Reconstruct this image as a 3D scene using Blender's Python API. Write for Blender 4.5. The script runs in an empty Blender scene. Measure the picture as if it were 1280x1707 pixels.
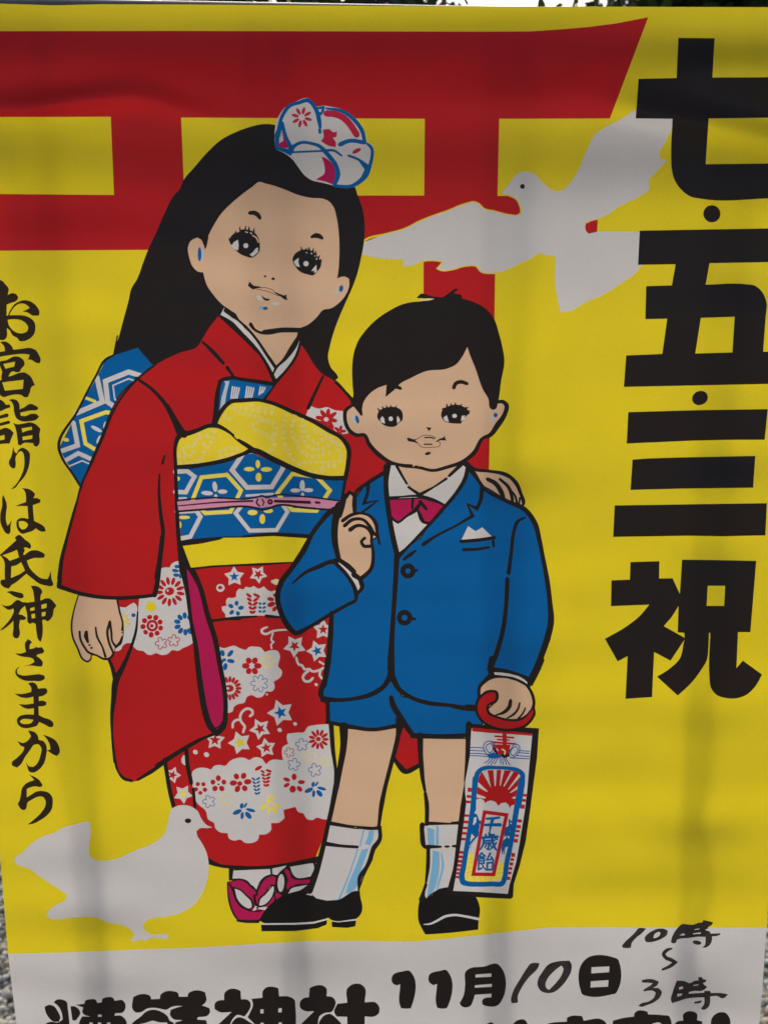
import bpy, math, random
import numpy as np
from mathutils import Matrix, Vector
from mathutils.geometry import delaunay_2d_cdt

random.seed(7); rng = np.random.default_rng(7)
scene = bpy.context.scene
COL = scene.collection
R = math.radians

# ------------------------------------------------------------------ camera
D = 0.456
cam_data = bpy.data.cameras.new('camera')
cam_data.sensor_fit = 'VERTICAL'; cam_data.sensor_height = 36.0; cam_data.lens = 26.0
cam_data.clip_start = 0.02; cam_data.clip_end = 400.0
cam = bpy.data.objects.new('camera', cam_data); COL.objects.link(cam)
cam_rot = Matrix.Rotation(R(-1.8), 4, 'Z') @ Matrix.Rotation(R(90 - 8.7), 4, 'X') @ Matrix.Rotation(R(-0.8), 4, 'Z')
cam.matrix_world = Matrix.Translation((0, -D, 1.35)) @ cam_rot
cam_data.dof.use_dof = True; cam_data.dof.focus_distance = 0.462; cam_data.dof.aperture_fstop = 12.0
scene.camera = cam
F_PX = 1707 * 26.0 / 36.0
CR = np.array(cam_rot.to_3x3()); CP = np.array([0, -D, 1.35])

# ------------------------------------------------------------------ sky and sun (bright veiled day, light from behind the sheet)
SUN_EL, SUN_AZ = 40.0, -6.0          # azimuth measured from +Y (behind the poster) towards +X
world = bpy.data.worlds.new('World'); scene.world = world; world.use_nodes = True
wn = world.node_tree; wn.nodes.clear()
w_out = wn.nodes.new('ShaderNodeOutputWorld'); w_bg = wn.nodes.new('ShaderNodeBackground')
sky = wn.nodes.new('ShaderNodeTexSky'); sky.sky_type = 'NISHITA'; sky.sun_disc = False
sky.sun_elevation = R(SUN_EL); sky.sun_rotation = R(SUN_AZ)
sky.air_density = 1.0; sky.dust_density = 5.0; sky.ozone_density = 0.8
w_bg.inputs['Strength'].default_value = 0.13
wn.links.new(sky.outputs[0], w_bg.inputs[0]); wn.links.new(w_bg.outputs[0], w_out.inputs[0])
sun_d = bpy.data.lights.new('sun', 'SUN'); sun_d.energy = 1.3; sun_d.angle = R(40); sun_d.color = (1.0, 0.95, 0.88)
sun = bpy.data.objects.new('sun', sun_d); COL.objects.link(sun)
sdir = Vector((math.sin(R(SUN_AZ)) * math.cos(R(SUN_EL)), math.cos(R(SUN_AZ)) * math.cos(R(SUN_EL)), math.sin(R(SUN_EL))))
sun.rotation_euler = sdir.to_track_quat('Z', 'Y').to_euler()
scene.view_settings.view_transform = 'Standard'; scene.view_settings.look = 'None'
scene.view_settings.exposure = 0.15; scene.view_settings.gamma = 1.0

# ------------------------------------------------------------------ helpers
def lin(c):
    return tuple(((v / 255) / 12.92 if v / 255 <= 0.04045 else ((v / 255 + 0.055) / 1.055) ** 2.4) for v in c)
def tag(o, label=None, cat=None, group=None, kind=None):
    if label: o['label'] = label
    if cat: o['category'] = cat
    if group: o['group'] = group
    if kind: o['kind'] = kind
    return o
def new_mat(name):
    m = bpy.data.materials.new(name); m.use_nodes = True
    return m, m.node_tree, m.node_tree.nodes['Principled BSDF']
def mesh_obj(name, verts, faces, mats=(), parent=None, fmat=None, smooth=False):
    me = bpy.data.meshes.new(name)
    me.from_pydata([tuple(v) for v in verts], [], [tuple(f) for f in faces])
    for m in mats: me.materials.append(m)
    if fmat is not None: me.polygons.foreach_set('material_index', np.asarray(fmat, dtype=np.int32))
    if smooth: me.polygons.foreach_set('use_smooth', np.ones(len(me.polygons), dtype=bool))
    me.update()
    o = bpy.data.objects.new(name, me); COL.objects.link(o)
    if parent: o.parent = parent
    return o
def ray(px, py):
    d = np.stack([(np.asarray(px, float) - 640.0) / F_PX, -(np.asarray(py, float) - 853.5) / F_PX, -np.ones(np.shape(px))], -1)
    return d @ CR.T
def on_plane(px, py, y):
    d = ray(px, py); t = (y - CP[1]) / d[..., 1]
    return CP + d * t[..., None]
# ------------------------------------------------------------------ the print: outlines measured off the sheet, one flat arrangement
SH = []          # (key, colour, Nx2 points in sheet pixels)
CROP = dict(TL=(0,0,3.2), A=(300,0,3.2), TM=(600,0,3.765), TR=(880,0,3.2), B=(180,280,4), C=(440,280,4), D=(560,460,4),
    E=(960,40,4), F=(960,340,4), G=(960,640,4), H=(960,840,4), J=(80,560,4), K=(280,600,4), L=(440,740,4), M=(640,740,4),
    N=(80,900,4), O=(280,900,4), P=(260,1180,4), Q=(480,1100,4), R=(740,1100,6.4), S=(740,1300,8), T=(380,1380,5.3333),
    U=(600,1400,5.3333), V=(0,1300,3.5556), W=(0,640,5.69), X=(0,880,5.69), Y=(0,1120,5.69), Z=(0,460,5.69),
    a1=(60,1587,4), a2=(340,1587,4), a3=(640,1577,4), a4=(800,1527,5.3333), a5=(1020,1517,5.12), a6=(600,260,4), a7=(780,160,4), o=(0,0,1))
def pts(crop, s):
    ox, oy, k = CROP[crop]
    a = np.array([[float(v) for v in t.split(',')] for t in s.split()]) if isinstance(s, str) else np.asarray(s, float)
    return a / k + np.array([ox, oy])
def smooth_path(p, closed, ang=58, step=3.0):
    n = len(p)
    if n < 3: return p, None
    idx = np.arange(n)
    prv = p[(idx - 1) % n]; nxt = p[(idx + 1) % n]
    a = p - prv; b = nxt - p
    la = np.hypot(*a.T) + 1e-9; lb = np.hypot(*b.T) + 1e-9
    turn = np.degrees(np.arccos(np.clip((a * b).sum(1) / la / lb, -1, 1)))
    tan = (a / la[:, None] * lb[:, None] + b / lb[:, None] * la[:, None]) / (la + lb)[:, None]
    sharp = turn > ang
    if not closed: sharp[0] = sharp[-1] = True
    out = []; par = []
    m = n if closed else n - 1
    for i in range(m):
        j = (i + 1) % n
        L = np.hypot(*(p[j] - p[i])); d = (p[j] - p[i])
        if L < 1e-6: continue
        t0 = d / L if sharp[i] else tan[i]; t1 = d / L if sharp[j] else tan[j]
        c = np.hypot(*(t1 - t0)) + np.hypot(*(t0 - d / L))
        k = 1 if c < 0.03 else int(min(8, max(2, L / step)))
        for q in range(k):
            t = q / k
            out.append((2*t**3-3*t*t+1)*p[i] + (t**3-2*t*t+t)*L*t0 + (-2*t**3+3*t*t)*p[j] + (t**3-t*t)*L*t1)
            par.append(i + t)
    if not closed: out.append(p[-1]); par.append(n - 1)
    return np.array(out), np.array(par)
UCOL = {}; UNDER = {}       # areas that get a black keyline printed beneath their edge: key -> width in sheet pixels
def PL(key, col, crop, s, sm=1, ul=1):
    p = pts(crop, s)
    if sm: p, _ = smooth_path(p, True)
    if ul and key in UNDER and UCOL.setdefault(key, col) == col: ST(key.split('/')[0], 'K', 'o', p, UNDER[key], closed=1, raw=1)
    SH.append((key, col, p))
def ST(key, col, crop, s, w, closed=0, cap=1, raw=0, sharp=0):
    p = pts(crop, s); k = CROP[crop][2]
    n0 = len(p)
    ws = np.full(n0, float(w)) if np.isscalar(w) else np.interp(np.linspace(0, 1, n0), np.linspace(0, 1, len(w)), w)
    ws = ws / k / 2 * (1 if raw else (1.4 if crop in 'SR' else 1.27) if col == 'K' else 1.5 if crop in 'SR' else 1.35 if crop == 'A' else 1.12)
    p, par = (p, None) if raw or sharp else smooth_path(p, bool(closed), 75)
    if par is None: par = np.arange(len(p))
    if closed: ws = np.append(ws, ws[0])
    w_ = np.interp(par, np.arange(len(ws)), ws)
    # irregular pen edge
    if closed: q0 = np.roll(p, 1, 0); q1 = np.roll(p, -1, 0)
    else: q0 = np.vstack([p[:1], p[:-1]]); q1 = np.vstack([p[1:], p[-1:]])
    a = p - q0; b = q1 - p
    t = a / (np.hypot(*a.T)[:, None] + 1e-9) + b / (np.hypot(*b.T)[:, None] + 1e-9)
    ln = np.hypot(*t.T)[:, None] + 1e-9; t = t / ln
    mit = np.clip(2.0 / ln[:, 0], 1, 1.6)
    if not closed: mit[0] = mit[-1] = 1.0
    nrm = np.stack([-t[:, 1], t[:, 0]], 1)
    Lp = p + nrm * (w_ * mit)[:, None]; Rp = p - nrm * (w_ * mit)[:, None]
    if closed:
        N = len(p)
        for i in range(N):     # ring as quads
            j = (i + 1) % N
            SH.append((key, col, np.array([Lp[i], Lp[j], Rp[j], Rp[i]])))
        return
    cs = []; ce = []
    if cap:
        for an in (50, 90, 130):
            c_, s_ = math.cos(R(an)), math.sin(R(an))
            ce.append(p[-1] + w_[-1] * (nrm[-1] * c_ + t[-1] * s_))
            cs.append(p[0] + w_[0] * (-nrm[0] * c_ - t[0] * s_))
    SH.append((key, col, np.array(list(Lp) + ce + list(Rp[::-1]) + cs)))
def EL(key, col, crop, cx, cy, rx, ry=None, rot=0, n=12):
    ry = rx if ry is None else ry
    a = np.linspace(0, 2*math.pi, n, endpoint=False); c, s = math.cos(R(rot)), math.sin(R(rot))
    x = rx*np.cos(a); y = ry*np.sin(a)
    SH.append((key, col, pts(crop, np.stack([cx + x*c - y*s, cy + x*s + y*c], 1))))
def RING(key, col, crop, cx, cy, r, w, n=16):
    a = np.linspace(0, 2*math.pi, n, endpoint=False)
    ST(key, col, crop, np.stack([cx + r*np.cos(a), cy + r*np.sin(a)], 1), w, closed=1)
def FLW(key, col, crop, cx, cy, r, n, pl, pw, rot=0, arc=360):
    for i in range(n):
        a = rot + i * arc / n; j = 1 + 0.12*math.sin(i*2.3 + cx)
        EL(key, col, crop, cx + r*math.cos(R(a)), cy + r*math.sin(R(a)), pl*j, pw, a, 8)
def LFL(key, col, crop, cx, cy, r, w=4, n=5, rot=0):      # flower drawn as a thin scalloped line
    out = []
    for i in range(n):
        for f, q in ((0, .55), (.28, .98), (.5, 1.06), (.72, .98)):
            a = R(rot + (i + f) * 360 / n); out.append((cx + r*q*math.cos(a), cy + r*q*math.sin(a)))
    ST(key, col, crop, out, w, closed=1)
def star_pts(cx, cy, r, rot, q=.45):
    return [(cx + r*(1 if i % 2 == 0 else q)*math.cos(R(rot + 36*i)), cy + r*(1 if i % 2 == 0 else q)*math.sin(R(rot + 36*i))) for i in range(10)]
NST = [0]
def STAR(key, c0, c1, crop, cx, cy, r, rot=-90, q=.5, qi=.5):
    NST[0] += 1; key = f'printed_girl/star_motif#{NST[0]}'
    PL(key, c0, crop, star_pts(cx, cy, r, rot, .56), 0); PL(key, c1, crop, star_pts(cx, cy, r*qi, rot, .42), 0)
def CLD(key, col, crop, s, f=.32):                          # scalloped cloud edge: every span bulges outwards
    p = pts(crop, s); A = 0
    n = len(p)
    for i in range(n): A += p[i][0]*p[(i+1) % n][1] - p[(i+1) % n][0]*p[i][1]
    sg = 1 if A > 0 else -1; out = []
    for i in range(n):
        a, b = p[i], p[(i+1) % n]; d = b - a; nn = np.array([d[1], -d[0]]) * sg
        L = np.hypot(*d); ff = f if L < 22 else 0.0
        for t in ((0, .2, .4, .6, .8) if ff else (0,)):
            out.append(a + d*t + nn*ff*4*t*(1-t)*.8)
    SH.append((key, col, np.array(out)))

BG = 'background_sheet'
SHEET = "-128,4 -60,5 0,6 50,7.6 90,9 130,8 170,7 300,7.5 640,10 1000,11 1280,12 1398,12.5 1340,720 1283,1440 1277,1547 1271,1630 1265,1707 1255,1850 800,1851 42,1852 28,1707 20,1640 14,1590 1,1429 -60,770"
PL(BG, 'Y', 'o', SHEET, 0)
PL('white_strip', 'W', 'o', "-60,1593 14,1590 60,1589 120,1587.5 180,1585 240,1582.5 320,1580 380,1576.5 440,1573 511,1569 600,1568.5 660,1569.5 700,1569 740,1565 790,1560 840,1554.5 900,1547.8 925,1545.8 980,1545.4 1040,1545.6 1120,1546 1200,1546.5 1277,1547 1340,1547 1340,1900 -60,1900", 0)
# --- red shrine gate
G = 'printed_shrine_gate'
PL(G, 'R', 'o', "-140,51 0,52 300,51.5 640,52.5 800,52.8 880,52.5 927,49.5 980,45 1027,39 1080,28.7 1016,197.5 832,198 708,198 302.5,196 185,194.7 0,195 -140,196", 0)
PL(G, 'R', 'o', "185,190 302,190 308,335 191,335", 0)
PL(G, 'R', 'o', "-140,323 0,323.5 191,325 306,325.5 707.6,326 828.5,326.6 996,326.8 993,388 992,418 707,418 246,416.5 0,418 -140,419", 0)
PL(G, 'R', 'o', "708,190 832,190 829,326 825,455 824,530 820,640 816,732 814,800 704,800 706,435", 0)
# --- flying dove
DV = "836,322.5 851,302.5 860,291 867.5,287 880,286 890,290 905,305 917.5,315 929,319 940,315 950,305 962.5,285 972.5,262.5 982.5,240 990,226 1005,214 1030,201 1057,184 1078,172 1118,180 1130,200 1119,215 1108,238 1099,255 1100,264 1110,267.5 1095,285 1081,301 1082,315 1067.5,326 1045,337.5 1030,345 1015,356 995,365 985,368 976,371 974.5,377 979,389 995,386.5 1035,386 1065,387.5 1076,390 1072,438 1060,454 1035,472 1005,491 972,506 952.5,517.5 934,521 930,502.5 925,472.5 925,442.5 925.5,427.5 912.5,426 897.5,422.5 890,427.5 865,440 830,454 820,455 800,451 795,444 777.5,442.5 752.5,449 735,450 729.5,447.5 739,436 727.5,434 705,435 687.5,442.5 671,444 672.5,432.5 637.5,431 604,425 606,404 645,390 672.5,382.5 700,369 725,359 740,354 780,339 790,337 797.5,340 805,347.5 825,353 850,359 862.5,359.5 868,355 867.5,345 860,331 852.5,327 840,323"
d1 = 'printed_flying_dove'
ST(d1, 'Y', 'o', DV, 3.4, closed=1); PL(d1, 'W', 'o', DV)
PL(G, 'R', 'o', "976,373 985,368.5 996,366 994.5,386.5 981,389.5 976,385 975,378", 0)
EL(d1, 'K', 'o', 870.5, 310.8, 4.1)
# --- title characters down the right side
T = 'printed_title_character'
PL(T+'#1', 'K', 'E', "680,93 922,95 907,357 1280,355 1480,353 1470,622 1280,625 882,630 862,935 1280,930 1460,925 1445,1158 1280,1163 830,1165 760,1150 700,1105 655,1040 635,960 632,900 641,632 396,630 415,366 668,360")
EL('printed_title_dot#1', 'K', 'E', 903.5, 1265.5, 57, 57, 0, 28)
PL(T+'#2', 'K', 'F', "423,178 1280,163 1450,160 1440,385 1280,388 888,395 862,538 1130,535 1190,545 1240,590 1268,660 1262,750 1245,985 1280,985 1400,982 1390,1198 1280,1200 317,1220 333,1010 573,1000 606,765 460,768 466,548 637,543 662,402 411,406")
PL(BG, 'Y', 'F', "830,760 1055,752 1040,990 793,997", 0)
EL('printed_title_dot#2', 'K', 'F', 824, 1294, 54, 46, -25, 28)
PL(T+'#3', 'K', 'G', "347,188 800,175 1276,168 1255,372 1000,373 780,378 600,386 336,398", 0)
PL(T+'#3', 'K', 'G', "375,505 480,497 700,490 1193,480 1178,692 700,698 361,707", 0)
PL(T+'#3', 'K', 'G', "256,810 740,803 1270,795 1260,1010 1100,1013 980,1016 740,1012 246,1020", 0)
PL(T+'#4', 'K', 'H', "361,388 554,382 552,497 642,496 690,600 705,372 900,374 1199,380 1160,855 1078,855 1067,1095 1110,1045 1238,1138 1190,1220 1130,1275 1060,1297 1000,1295 930,1270 895,1220 887,1150 893,860 884,860 880,960 870,1040 830,1110 760,1200 676,1278 538,1152 620,1100 690,1030 715,930 720,907 628,1045 519,988 505,1288 328,1300 342,1015 276,1050 191,900 330,820 420,750 487,672 231,682 235,510 357,505")
PL(BG, 'Y', 'H', "583,815 635,755 681,682 676,857 720,860 721,892", 0)
PL(BG, 'Y', 'H', "876,546 992,546 985,680 868,680", 0)
# --- brush characters down the left side
b = 'printed_brush_character'; KB = 'KB'
PL(b+'#1', KB, 'Z', "0,35 30,50 60,85 85,115 78,180 120,162 160,175 178,208 160,235 110,255 68,272 66,390 70,500 62,590 35,610 0,600 -20,560 -15,480 -10,300 -60,300 -110,320 -130,290 -60,250 -20,240 -15,120 -30,60")
ST(b+'#1', KB, 'Z', "-10,440 -70,500 -110,560 -80,600 0,590", [10, 34, 34, 30, 30])
PL(b+'#1', KB, 'Z', "64,375 150,372 240,378 300,405 335,450 340,490 325,555 285,595 215,620 190,618 170,590 125,565 95,515 66,490")
PL(BG, 'Y', 'Z', "76,415 140,410 200,418 250,450 272,490 260,525 225,542 170,540 120,510 90,470")
PL(b+'#1', KB, 'Z', "78,382 88,350 110,310 140,270 180,245 230,230 290,240 340,275 370,315 380,345 370,378 355,376 320,378 260,345 218,337 285,305 270,285 225,262 190,262 150,285 120,320 100,355 90,378")
PL(b+'#2', KB, 'Z', "5,628 50,620 90,640 118,670 130,700 200,692 300,685 345,705 370,745 390,800 380,828 350,825 300,795 265,793 280,770 283,745 240,740 110,750 0,768 -80,790 -120,840 -140,800 -100,740 0,722 50,712 45,670")
PL(b+'#2', KB, 'Z', "0,815 60,800 150,762 200,775 238,825 232,850 205,880 190,912 160,915 130,905 105,915 85,955 250,920 290,950 335,1035 305,1050 285,1110 265,1150 235,1150 215,1135 75,1140 45,1150 15,1140 0,1120 -20,1000 20,985 15,960 25,910 10,870 -10,830")
PL(BG, 'Y', 'Z', "35,835 148,813 138,860 55,880", 0); PL(BG, 'Y', 'Z', "25,1010 228,985 220,1072 50,1088", 0)
PL(b+'#3', KB, 'Z', "85,1175 130,1168 165,1180 188,1215 190,1265 235,1245 290,1213 340,1230 370,1252 355,1270 300,1275 195,1297 200,1325 240,1330 300,1308 350,1310 375,1335 350,1362 280,1378 200,1375 160,1350 140,1300 130,1230 115,1195")
PL(b+'#3', KB, 'Z', "130,1392 155,1405 230,1398 285,1388 340,1405 388,1450 378,1500 375,1595 355,1620 325,1610 318,1585 220,1590 200,1607 175,1600 168,1540 150,1440")
PL(BG, 'Y', 'Z', "210,1445 305,1430 308,1460 270,1465 215,1485", 0); PL(BG, 'Y', 'Z', "217,1525 312,1510 310,1545 220,1558", 0)
PL(b+'#3', KB, 'Z', "-40,1165 0,1170 40,1195 60,1222 95,1218 105,1245 60,1260 0,1285 -60,1290 -50,1240")
ST(b+'#3', KB, 'Z', "-70,1362 20,1335 68,1322", [20, 28, 34]); ST(b+'#3', KB, 'Z', "-70,1430 20,1405 85,1388", [18, 26, 28])
PL(b+'#3', KB, 'Z', "-60,1480 0,1460 60,1440 100,1455 135,1490 125,1510 105,1560 95,1590 60,1590 -60,1605")
PL(BG, 'Y', 'Z', "-25,1525 45,1508 48,1550 -20,1565", 0)
PL(b+'#4', KB, 'W', "130,592 148,650 165,660 152,700 152,780 145,800 120,800 90,760 88,740 110,690 122,640")
PL(b+'#4', KB, 'W', "150,690 160,665 185,620 215,605 250,618 285,655 288,710 272,800 235,880 180,945 150,985 105,1000 140,970 195,890 230,800 235,720 225,660 210,640 190,640 165,672")
PL(b+'#5', KB, 'W', "33,1050 60,1110 70,1160 62,1220 62,1300 75,1345 90,1330 115,1292 105,1350 100,1410 85,1427 60,1415 30,1370 8,1310 8,1230 25,1150 25,1090")
PL(b+'#5', KB, 'W', "210,990 270,995 310,1015 338,1045 320,1085 345,1080 390,1100 385,1125 355,1135 315,1150 320,1220 328,1300 370,1320 430,1365 437,1395 420,1402 380,1395 345,1370 310,1395 260,1410 215,1422 180,1395 160,1340 165,1295 190,1275 230,1272 272,1280 265,1160 200,1158 145,1160 200,1138 250,1120 248,1050 235,1010")
PL(BG, 'Y', 'W', "180,1305 220,1300 250,1310 272,1335 250,1370 215,1382 190,1360")
PL(b+'#6', KB, 'X', "0,258 60,205 160,115 143,95 170,70 190,66 210,80 240,110 290,150 300,180 285,200 250,185 228,190 240,210 225,245 230,260 300,215 350,212 400,230 430,250 425,280 390,285 330,285 258,310 280,370 330,430 400,480 455,485 470,455 487,400 492,480 512,535 495,552 450,548 380,530 310,480 255,435 200,480 150,520 110,545 90,575 60,570 10,530 8,505 25,490 50,490 48,400 45,320 20,275")
PL(BG, 'Y', 'X', "112,365 160,355 205,325 240,405 190,440 108,475", 0); PL(BG, 'Y', 'X', "26,260 110,232 165,207 185,280 95,312 70,285", 0)
PL(b+'#7', KB, 'X', "62,610 110,598 170,610 220,625 230,655 210,668 170,662 130,645 95,620")
PL(b+'#7', KB, 'X', "15,725 60,740 110,730 140,700 170,682 220,705 260,705 240,740 205,770 180,820 215,825 255,855 235,872 195,872 185,930 192,1010 175,1045 150,1048 130,1030 130,960 132,880 80,930 30,965 0,975 40,935 90,880 120,830 135,790 130,765 85,778 60,765")
PL(b+'#7', KB, 'X', "235,715 290,705 330,700 325,640 315,590 295,550 350,552 390,575 405,610 390,640 388,690 440,668 480,672 510,700 540,740 515,770 505,830 480,870 455,888 425,870 405,875 410,960 405,1030 390,1082 370,1065 350,990 342,910 310,900 290,913 270,900 262,830")
for h in ("290,762 330,750 332,780 292,788", "300,820 335,812 338,855 305,858", "395,730 445,715 445,758 398,768", "400,800 438,795 432,835 400,840"): PL(BG, 'Y', 'X', h, 0)
PL(b+'#8', KB, 'X', "268,1055 295,1070 308,1090 290,1100 285,1150 330,1140 345,1135 318,1120 370,1135 400,1130 425,1165 410,1190 360,1200 350,1215 390,1245 412,1280 400,1315 375,1315 300,1305 230,1312 300,1290 330,1270 320,1245 290,1230 240,1225 190,1215 145,1190 210,1190 250,1175 240,1130 242,1090")
PL(b+'#8', KB, 'X', "195,1315 165,1350 170,1385 220,1400 300,1395 380,1388 425,1400 430,1430 400,1450 330,1452 250,1450 195,1430 160,1400 148,1370 160,1335")
PL(b+'#9', KB, 'Y', "270,110 310,98 350,120 365,160 400,155 440,155 455,185 440,210 400,230 372,235 372,278 410,272 445,290 440,315 400,328 370,325 372,410 420,435 480,455 512,490 505,520 480,525 430,500 375,475 355,510 310,525 250,535 195,520 165,480 165,450 190,420 240,405 325,405 325,345 260,350 220,335 180,305 240,310 322,300 320,235 250,248 200,240 140,205 210,210 300,190 300,150")
PL(BG, 'Y', 'Y', "190,470 215,450 270,447 320,455 300,485 250,495 210,490")
PL(b+'#10', KB, 'Y', "270,555 330,570 360,600 370,645 420,660 443,700 440,800 420,870 370,930 320,955 285,950 262,900 248,855 280,895 320,900 355,870 385,800 395,720 370,685 330,690 290,740 240,810 200,880 165,908 120,890 115,860 160,820 230,735 235,715 200,700 170,655 220,675 270,650 298,610")
PL(b+'#10', KB, 'Y', "410,595 470,615 530,650 560,700 570,765 545,798 500,780 465,755 443,748 482,735 475,690 450,640")
PL(b+'#11', KB, 'Y', "280,975 340,1000 380,1030 408,1075 395,1090 340,1085 290,1095 258,1110 258,1190 300,1165 350,1135 410,1130 470,1150 500,1190 505,1240 490,1310 440,1370 380,1410 320,1440 265,1448 320,1405 390,1340 430,1280 435,1220 410,1185 360,1185 310,1210 265,1240 250,1300 230,1312 195,1295 172,1250 185,1230 200,1170 215,1100 250,1060 330,1025")
# --- shrine name and date in the white strip
WS = 'white_strip'; n = 'printed_shrine_name_character'; dt = 'printed_date_character'; hw = 'handwritten_character'
for s in ("60,365 90,352 120,360 150,400 165,440 155,465 120,465 90,440 65,395", "120,335 140,318 180,318 205,330 215,380 225,480 225,620 75,620 70,475 100,465 150,470 180,450 175,410 150,360", "232,362 260,362 290,385 298,410 280,440 265,457 245,455",
          "265,352 325,345 330,325 360,315 400,318 412,340 440,335 445,310 480,300 515,305 527,325 580,322 597,345 597,380 585,400 530,408 525,425 570,425 590,440 592,620 300,620 298,450 310,430 365,430 320,415 310,400 318,370"): PL(n+'#1', 'K', 'a1', s)
for s in ("415,418 440,418 440,432 415,432", "358,470 380,470 380,500 358,500", "415,470 437,470 437,500 415,500", "475,470 497,470 497,500 475,500"): PL(WS, 'W', 'a1', s, 0)
for s in ("650,300 690,283 740,282 765,295 770,315 828,312 832,285 860,265 920,262 948,272 955,298 1012,298 1018,275 1045,260 1100,258 1130,270 1135,330 1120,348 900,368 870,385 840,380 790,372 740,378 705,400 665,402 648,385",
          "640,480 700,430 740,395 790,385 840,400 880,430 895,460 920,470 915,620 640,620", "900,385 950,368 1120,360 1158,375 1162,400 1150,420 1080,435 1075,450 1135,455 1143,480 1143,620 930,620 930,470 978,455 915,445 895,420"): PL(n+'#2', 'K', 'a1', s)
PL(WS, 'W', 'a1', "690,482 740,470 780,458 820,468 875,470 882,490 760,492 690,500")
for s in ("75,340 95,325 135,320 140,270 165,250 220,248 245,260 248,315 290,318 312,340 310,370 295,400 270,430 220,420 190,450 180,620 20,620 20,560 100,480 185,400 100,398 72,380", "200,455 230,435 260,440 300,465 340,490 340,620 190,620",
          "318,312 390,305 393,260 410,240 470,233 497,242 502,295 570,298 605,320 610,360 610,620 350,620 340,485 292,435 310,400 328,350"): PL(n+'#3', 'K', 'a2', s)
for s in ("378,382 398,382 398,410 376,408", "498,375 520,375 518,402 495,402", "378,472 398,472 398,500 378,500", "498,470 520,470 520,500 498,500"): PL(WS, 'W', 'a2', s, 0)
for s in ("645,325 670,305 700,302 705,240 740,225 795,225 815,240 818,295 855,300 878,330 870,370 850,400 810,405 770,430 760,480 760,620 600,620 600,540 650,480 735,395 670,392 645,375", "775,455 800,425 840,412 880,440 920,485 920,620 780,620",
          "890,345 955,338 958,240 985,218 1050,217 1070,235 1072,335 1150,340 1168,365 1165,410 1140,428 1072,430 1070,620 958,620 955,432 885,430 868,400"): PL(n+'#4', 'K', 'a2', s)
PL(dt+'#1', 'K', 'a3', "55,200 130,168 170,165 188,185 186,395 178,415 150,418 115,415 108,400 108,255 85,262 55,245 50,220")
PL(dt+'#2', 'K', 'a3', "300,195 375,165 415,160 432,180 428,395 418,415 385,418 355,412 350,398 353,252 330,262 300,240 296,215")
PL(dt+'#3', 'K', 'a3', "548,165 570,150 660,138 760,122 778,140 780,370 765,390 680,400 655,390 655,360 670,348 715,342 715,318 605,325 595,360 575,400 550,410 515,400 503,382 530,330 540,260")
PL(WS, 'W', 'a3', "610,190 715,183 715,205 608,210", 0); PL(WS, 'W', 'a3', "605,262 718,252 718,272 605,278", 0)
PL(hw+'#1', 'KH', 'a3', "975,118 1010,112 1035,115 1030,135 960,215 910,290 890,340 893,375 880,380 850,380 845,365 850,330 870,280 900,230 950,150")
PL(hw+'#2', 'KH', 'a3', "1100,120 1160,102 1235,97 1250,125 1248,160 1220,220 1180,270 1130,308 1090,314 1045,300 1022,260 1025,225 1050,180")
PL(WS, 'W', 'a3', "1180,130 1195,150 1190,175 1150,240 1100,292 1085,285 1075,255 1085,225 1130,170")
PL(dt+'#4', 'K', 'a4', "935,385 1190,370 1225,385 1235,410 1222,660 1205,688 1170,697 945,710 905,695 892,660 905,420")
PL(WS, 'W', 'a4', "988,455 1148,448 1145,500 988,510", 0); PL(WS, 'W', 'a4', "982,580 1140,570 1135,628 980,635", 0)
PL(hw+'#3', 'KH', 'a5', "225,155 290,158 250,200 200,240 165,285 160,320 140,325 90,322 82,305 110,270 160,225 195,190")
PL(hw+'#4', 'KH', 'a5', "330,185 370,165 440,160 472,175 470,205 430,240 380,262 320,275 285,272 275,240 300,205")
PL(WS, 'W', 'a5', "360,205 395,185 412,195 405,215 370,238 350,240")
PL(hw+'#5', 'KH', 'a5', "590,122 660,125 690,125 740,108 770,105 775,85 830,98 860,105 850,125 815,145 820,155 790,170 835,185 835,200 880,200 920,198 922,210 890,222 850,225 850,260 830,300 800,320 765,320 790,300 795,270 795,230 730,228 640,240 580,245 550,255 545,275 520,285 500,275 505,245 530,190 560,150")
for s in ("572,217 600,200 622,205 615,216", "700,165 745,155 740,165 700,172", "690,198 755,190 755,203 690,208"): PL(WS, 'W', 'a5', s, 0)
EL(hw+'#5', 'KH', 'a5', 722, 278, 38, 18, 10)
ST(hw+'#6', 'KH', 'a5', "508,330 470,340 438,378 455,405 500,425 538,446 500,475 430,508", [12, 26, 28, 28, 30, 26, 28, 18])
PL(hw+'#7', 'KH', 'a5', "250,600 290,590 350,592 398,612 385,640 345,665 400,670 425,700 410,740 360,785 300,810 240,825 222,815 250,795 310,780 360,740 370,705 350,690 300,690 268,695 265,682 290,665 330,640 345,625 300,620 255,620")
PL(hw+'#8', 'KH', 'a5', "550,603 620,608 660,625 700,605 735,600 732,575 760,570 775,590 805,595 795,615 775,620 780,635 810,655 790,675 760,690 700,690 655,700 650,715 720,710 785,705 785,690 835,690 840,708 920,708 985,718 970,740 935,755 900,735 835,738 835,780 825,820 800,845 770,852 755,838 780,810 785,760 785,745 700,748 620,760 560,780 510,795 500,772 515,700 535,640")
for s in ("568,660 600,650 605,672 570,680", "555,715 597,713 590,730 555,740", "655,706 782,694 782,702 655,712", "690,640 735,635 735,642 690,648"): PL(WS, 'W', 'a5', s, 0)
PL(hw+'#8', 'KH', 'a5', "695,785 765,770 760,785 705,800")
PL(n+'#5', 'K', 'a4', "45,1130 55,965 80,948 110,948 125,965 135,1130"); PL(n+'#5', 'K', 'a4', "295,1130 305,945 330,928 400,925 412,940 418,1130")
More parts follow.
